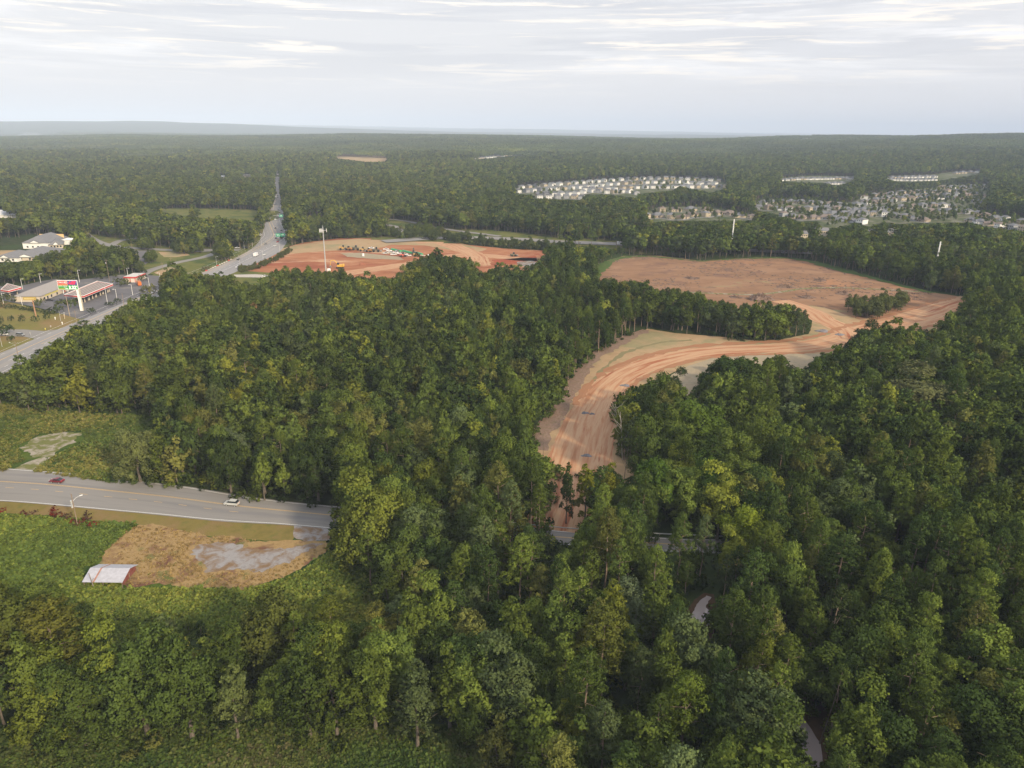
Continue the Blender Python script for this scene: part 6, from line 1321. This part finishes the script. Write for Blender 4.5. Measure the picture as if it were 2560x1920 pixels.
def loader(px, py, rz, mat, label, nm='wheel_loader', cat='loader', s_=1.0):
    x_, y_, z_ = at(px, py); e = empty(nm, (x_, y_, z_+.1), rz, s_); MB().box(-1.2, 0, .9, 3.0, 1.8, 1.2, 0, .9).build('body', mat, e); MB().box(.6, 0, .9, 1.6, 1.7, .8).build('front_frame', mat, e); MB().box(.1, 0, 1.7, 1.2, 1.3, 1.5, 0, .85).build('cab', M_GLASS, e)
    for sx in (-1.6, 1.3):
        for sy in (-1.05, 1.05): MB().cone((sx, sy-.25, .75), (sx, sy+.25, .75), .75, .75, 10).build('wheel', M_TYRE, e)
    MB().tube([(.9, 0, 1.4), (2.5, 0, 1.0)], [.2, .16], 5).build('lift_arm', mat, e); MB().box(3.0, 0, .3, .9, 2.6, .9, 0, .9).build('bucket', P_('bucket_steel', (.2, .19, .18)), e); tag(e, label, cat)
excavator(850, 671, math.pi-.1, M_YEL, 'large yellow excavator with raised boom beside the phone mast', 1.55); excavator(1036, 637, 1.9, P_('dark_machine', (.06, .075, .07)), 'dark excavator standing among the green pipe stacks', 1.3)
M_ORG = P_('machine_orange', (.34, .16, .05)); M_DK = P_('machine_dark', (.11, .10, .07)); M_YL2 = P_('dusty_yellow', (.36, .22, .07))
loader(858, 625, .2, M_YL2, 'leftmost yellow earthmover in the row of parked machines', s_=1.5); loader(872, 626, 2.8, M_ORG, 'second yellow-orange earthmover from left in the machine row', s_=1.3); loader(890, 625.5, .1, M_DK, 'dark dump truck with raised bed in the machine row', 'dump_truck', 'dump truck', 1.5)
loader(907, 628, .3, M_YL2, 'yellow earthmover in the middle of the machine row', s_=1.3); loader(922, 630, 2.9, M_ORG, 'orange earthmover right of centre in the machine row', s_=1.2); loader(941, 630, .1, M_DK, 'rightmost dark dump truck in the machine row', 'dump_truck', 'dump truck', 1.5); loader(1042, 641, .2, M_YL2, 'small yellow bulldozer right of the parked pickups', 'bulldozer', 'bulldozer', 1.3); loader(1284, 641, .4, M_DK, 'lone dark roller on the red slope at right of the site', 'roller', 'roller', 1.2); loader(1007, 642, .5, P_('machine_red', (.40, .10, .08)), 'red machine in front of the parked pickups', s_=1.3)
for i, (a, b, c) in enumerate(((928.5, 622, 'white'), (965, 625, 'white'), (973, 629, 'white'), (989, 633, 'white'), (984, 638, 'white'), (964, 635, 'silver'), (1000, 636, 'white'), (1021, 641, 'white'), (995, 629, 'grey'), (978, 633, 'silver'), (1012, 638, 'white'))):
    make_car('pickup', c, at(a, b), .3*(i % 3)-.2, f"{c} pickup, {ordn(i)} counted through the site car park by the green pipes" if i else 'white pickup parked alone above the machine row', 'pickups parked on the construction site')
M_PIPE = P_('green_pipe', (.06, .38, .18), .5)
for i, (a, b, c, d) in enumerate(((977, 625, 1000, 630), (1005, 629, 1030, 635), (1036, 633, 1053, 638))):
    p, q_ = at(a, b), at(c, d); L_ = math.hypot(q_[0]-p[0], q_[1]-p[1]); e = empty('pipe_stack', p, heading(p, q_))
    for k in range(10):
        lv, j = divmod(k, 4) if k < 8 else (2, k-8); MB().cone((0, j*.62+lv*.3, .35+lv*.55), (L_, j*.62+lv*.3, .35+lv*.55), .3, .3, 8).build('pipe', M_PIPE, e)
    tag(e, ['left stack of long green pipes on the construction site', 'middle stack of long green pipes on the construction site', 'right stack of green pipes behind the dark excavator'][i], 'pipe stack')
p = at(1053, 641); e = empty('flatbed_trailer', (p[0], p[1], p[2]), -.25); MB().box(4.5, 0, .9, 10, 2.4, .3).build('deck', M_CREAM, e); MB().box(8, 0, 1.2, 3, 2.2, 1.1).build('load', M_WHITE, e)
for sx in (1, 2.2, 8.5): MB().cone((sx, -1.2, .5), (sx, 1.2, .5), .45, .45, 8).build('wheel', M_TYRE, e)
tag(e, 'pale flatbed trailer at the right end of the parked machines', 'trailer')
p = at(908, 641); e = empty('water_tank', p, 0); MB().cone((0, 0, .6), (0, 0, 2.6), 1.0, 1.0, 12).build('tank', M_WHITE, e); MB().box(0, 0, 0, 2.4, 1.6, .6).build('stand', M_GREY, e); tag(e, 'white water tank standing on the grey patch of the site', 'tank')
p = at(918, 586); e = empty('white_shed', (p[0], p[1], p[2]), .2); MB().box(0, 0, 0, 6, 3, 2.6).build('wall', M_WHITE, e); MB().box(0, 0, 2.6, 6.4, 3.4, .2).build('roof', M_WHITE, e); tag(e, 'small white cabin among the bushes behind the construction site', 'cabin')

# ------------------------------------------------------------------ piles, snags
def mound(px, py, wpx, hpx, mat, nm, label, cat, seed=0, sticks=0):
    x_, y_, z_ = at(px, py); d_ = math.hypot(math.hypot(x_, y_), CAM_H); w = wpx*d_/FPX; h = hpx*d_/FPX*(.8 if sticks else 1.1); rs_ = np.random.default_rng(seed); n = 18; m = 7; V = []; F = []
    for j in range(m):
        for i in range(n):
            a = 2*math.pi*i/n; r = (1-j/(m-1)); k = 1+.22*math.sin(3*a+seed)+rs_.normal(0, .09); V.append((w/2*r*k*math.cos(a), w/3.0*r*k*math.sin(a), h*(1-r**3)*(.75+rs_.normal(0, .25 if sticks else .12))-.05))
    for j in range(m-1):
        for i in range(n): F.append((j*n+i, j*n+(i+1) % n, (j+1)*n+(i+1) % n, (j+1)*n+i))
    mb = MB().add(V, F)
    for k in range(sticks):
        a = rs_.uniform(0, 6.28); r = rs_.uniform(0, .85); c = Vector((w/2*r*math.cos(a), w/3*r*math.sin(a), h*(1-r*r)*.9)); dd_ = Vector((rs_.normal(0, 1), rs_.normal(0, 1), rs_.normal(0, .35))).normalized()*rs_.uniform(1.2, 3.2); mb.cone(c-dd_, c+dd_, .16, .08, 4, False)
    o = mb.build(nm, mat, None); o.location = (x_, y_, z_+.1); o['spread'] = 1; tag(o, label, cat)
def debris():
    vs = []
    for i in range(3):
        rs_ = np.random.default_rng(200+i); m = MB()
        for k in range(7): m.box(rs_.normal(0, 1.0), rs_.normal(0, .5), 0, rs_.uniform(.6, 2.4), rs_.uniform(.15, .5), rs_.uniform(.15, .5), rs_.normal(0, .7))
        vs.append(m.build('t', P_('slash', (.17, .12, .095), .95, 0, .4), 'unlinked'))
    c = variants('slash_bits', vs); rs_ = np.random.default_rng(5); Pw = G(VIS['clearing'][:8]+[(2113, 677), (2222, 704), (2331, 731), (2300, 750), (2100, 760), (1900, 755), (1700, 738), (1500, 712)]); a0, a1 = Pw.min(0), Pw.max(0)
    q = rs_.uniform(a0, a1, (3200, 2)); q = q[inpoly(q[:, 0], q[:, 1], Pw) & (vnoise(q[:, 0], q[:, 1], 26, 5)+rs_.normal(0, .3, len(q)) > .12)]
    s_ = rs_.uniform(.3, .95, len(q)); scatter('timber_slash', np.stack([q[:, 0], q[:, 1], np.full(len(q), .08)], 1), rs_.integers(0, 3, len(q)), rs_.normal(0, .5, len(q)), np.stack([s_]*3, 1), np.ones((len(q), 3))*.1, c, 'sticks and slash strewn over the cleared land', 'slash')
debris()
BR = P_('brushwood', (.155, .105, .082), .95, 0, .35); STN = P_('dark_stone', (.16, .155, .17), .95, 0, .3); REDD = P_('red_soil', (.25, .10, .06), .95, 0, .25)
mound(1899, 750, 62, 16, BR, 'brush_pile', 'largest heap of brown brushwood on the cleared land above the pines', 'brush pile', 1, 90); mound(1840, 744, 30, 3, BR, 'brush_pile', 'low scatter of brush left of the largest heap', 'brush pile', 2, 30); mound(1962, 718, 42, 6, BR, 'brush_pile', 'grey-brown brush heap right above the largest heap', 'brush pile', 3, 60)
mound(2108, 735, 34, 6, BR, 'brush_pile', 'brush heap near the right end of the farm track', 'brush pile', 4, 40); mound(2052, 701, 28, 4, BR, 'brush_pile', 'flat brush heap in the upper right of the cleared land', 'brush pile', 5, 30); mound(1730, 696, 40, 3, BR, 'brush_pile', 'low line of brush in the upper left of the cleared land', 'brush pile', 6, 40); mound(2016, 744, 40, 4, BR, 'brush_pile', 'low brush heap right of the largest heap', 'brush pile', 7, 30)
mound(1462, 1034, 20, 5, STN, 'stone_pile', 'left of two small dark stone heaps on the dirt road', 'stone pile', 8); mound(1480, 1036, 16, 4, STN, 'stone_pile', 'right of two small dark stone heaps on the dirt road', 'stone pile', 9); mound(1466, 1140, 30, 4, STN, 'stone_pile', 'grey stone line across the near end of the dirt road', 'stone pile', 10); mound(1563, 965, 26, 4, STN, 'stone_pile', 'grey stone heap at the right side of the dirt road bend', 'stone pile', 11)
mound(2056, 829, 30, 5, STN, 'stone_pile', 'left dark gravel heap at the dirt road junction', 'stone pile', 12); mound(2100, 838, 22, 4, STN, 'stone_pile', 'right dark gravel heap at the dirt road junction', 'stone pile', 13); mound(905, 661, 16, 5, REDD, 'soil_pile', 'dark red soil heap below the machine row', 'soil pile', 14)
def snag(px, py, top, seed, label, mat=DEADWOOD, nb=7, lean=.05, r=.16, nm='dead_tree'):
    x_, y_, z_ = at(px, py); lo, hi = 2, 40.
    for _ in range(26):
        m_ = (lo+hi)/2
        if proj(np.array([x_]), np.array([y_]), np.array([z_+m_]))[1][0] > top: lo = m_
        else: hi = m_
    rs_ = np.random.default_rng(seed); e = empty(nm, (x_, y_, z_), 0); H = m_; MB().tube([(0, 0, -.2), (H*lean*.5, 0, H*.5), (H*lean, .2, H)], [r, r*.7, r*.25], 6).build('trunk', mat, e)
    for k in range(nb):
        f = .35+.6*k/nb; a = rs_.uniform(0, 6.28); l_ = H*rs_.uniform(.12, .26); p0 = Vector((H*lean*f, 0, H*f)); p1 = p0+Vector((math.cos(a)*l_*.6, math.sin(a)*l_*.6, l_*.5)); p2 = p1+Vector((math.cos(a+.5)*l_*.3, math.sin(a+.5)*l_*.3, l_*.5)); MB().tube([p0, p1, p2], [r*.4, r*.25, r*.1], 4).build('branch', mat, e)
    tag(e, label, 'dead tree')
snag(1778, 1160, 1068, 1, 'bare pale snag standing in the woods right of the dirt road', nb=6, lean=.12); snag(1548, 1120, 1010, 2, 'bare grey tree at the right edge of the dirt road', nb=12, lean=-.14); snag(1556, 1150, 1030, 3, 'second bare grey tree at the dirt road edge, nearer the camera', nb=10, lean=-.1)
snag(2048, 1860, 1702, 4, 'straight limbless snag right of the creek at the bottom', nb=1, lean=.12, r=.13, mat=BARK); snag(1358, 1145, 1085, 5, 'thin dark trunk left of the dirt road start', BARK, 3, -.03, .1); snag(1008, 1120, 1075, 6, 'bare forked top poking from the woods left of the dirt road', nb=8, lean=.02); snag(1560, 1200, 1110, 8, 'bare stems beside the right bank of the dirt road', BARK, 8, .05, .12)
snag(236, 1660, 1600, 9, 'white bare branch below the spreading pine at lower left', nb=6, lean=.2, r=.1)

haze()
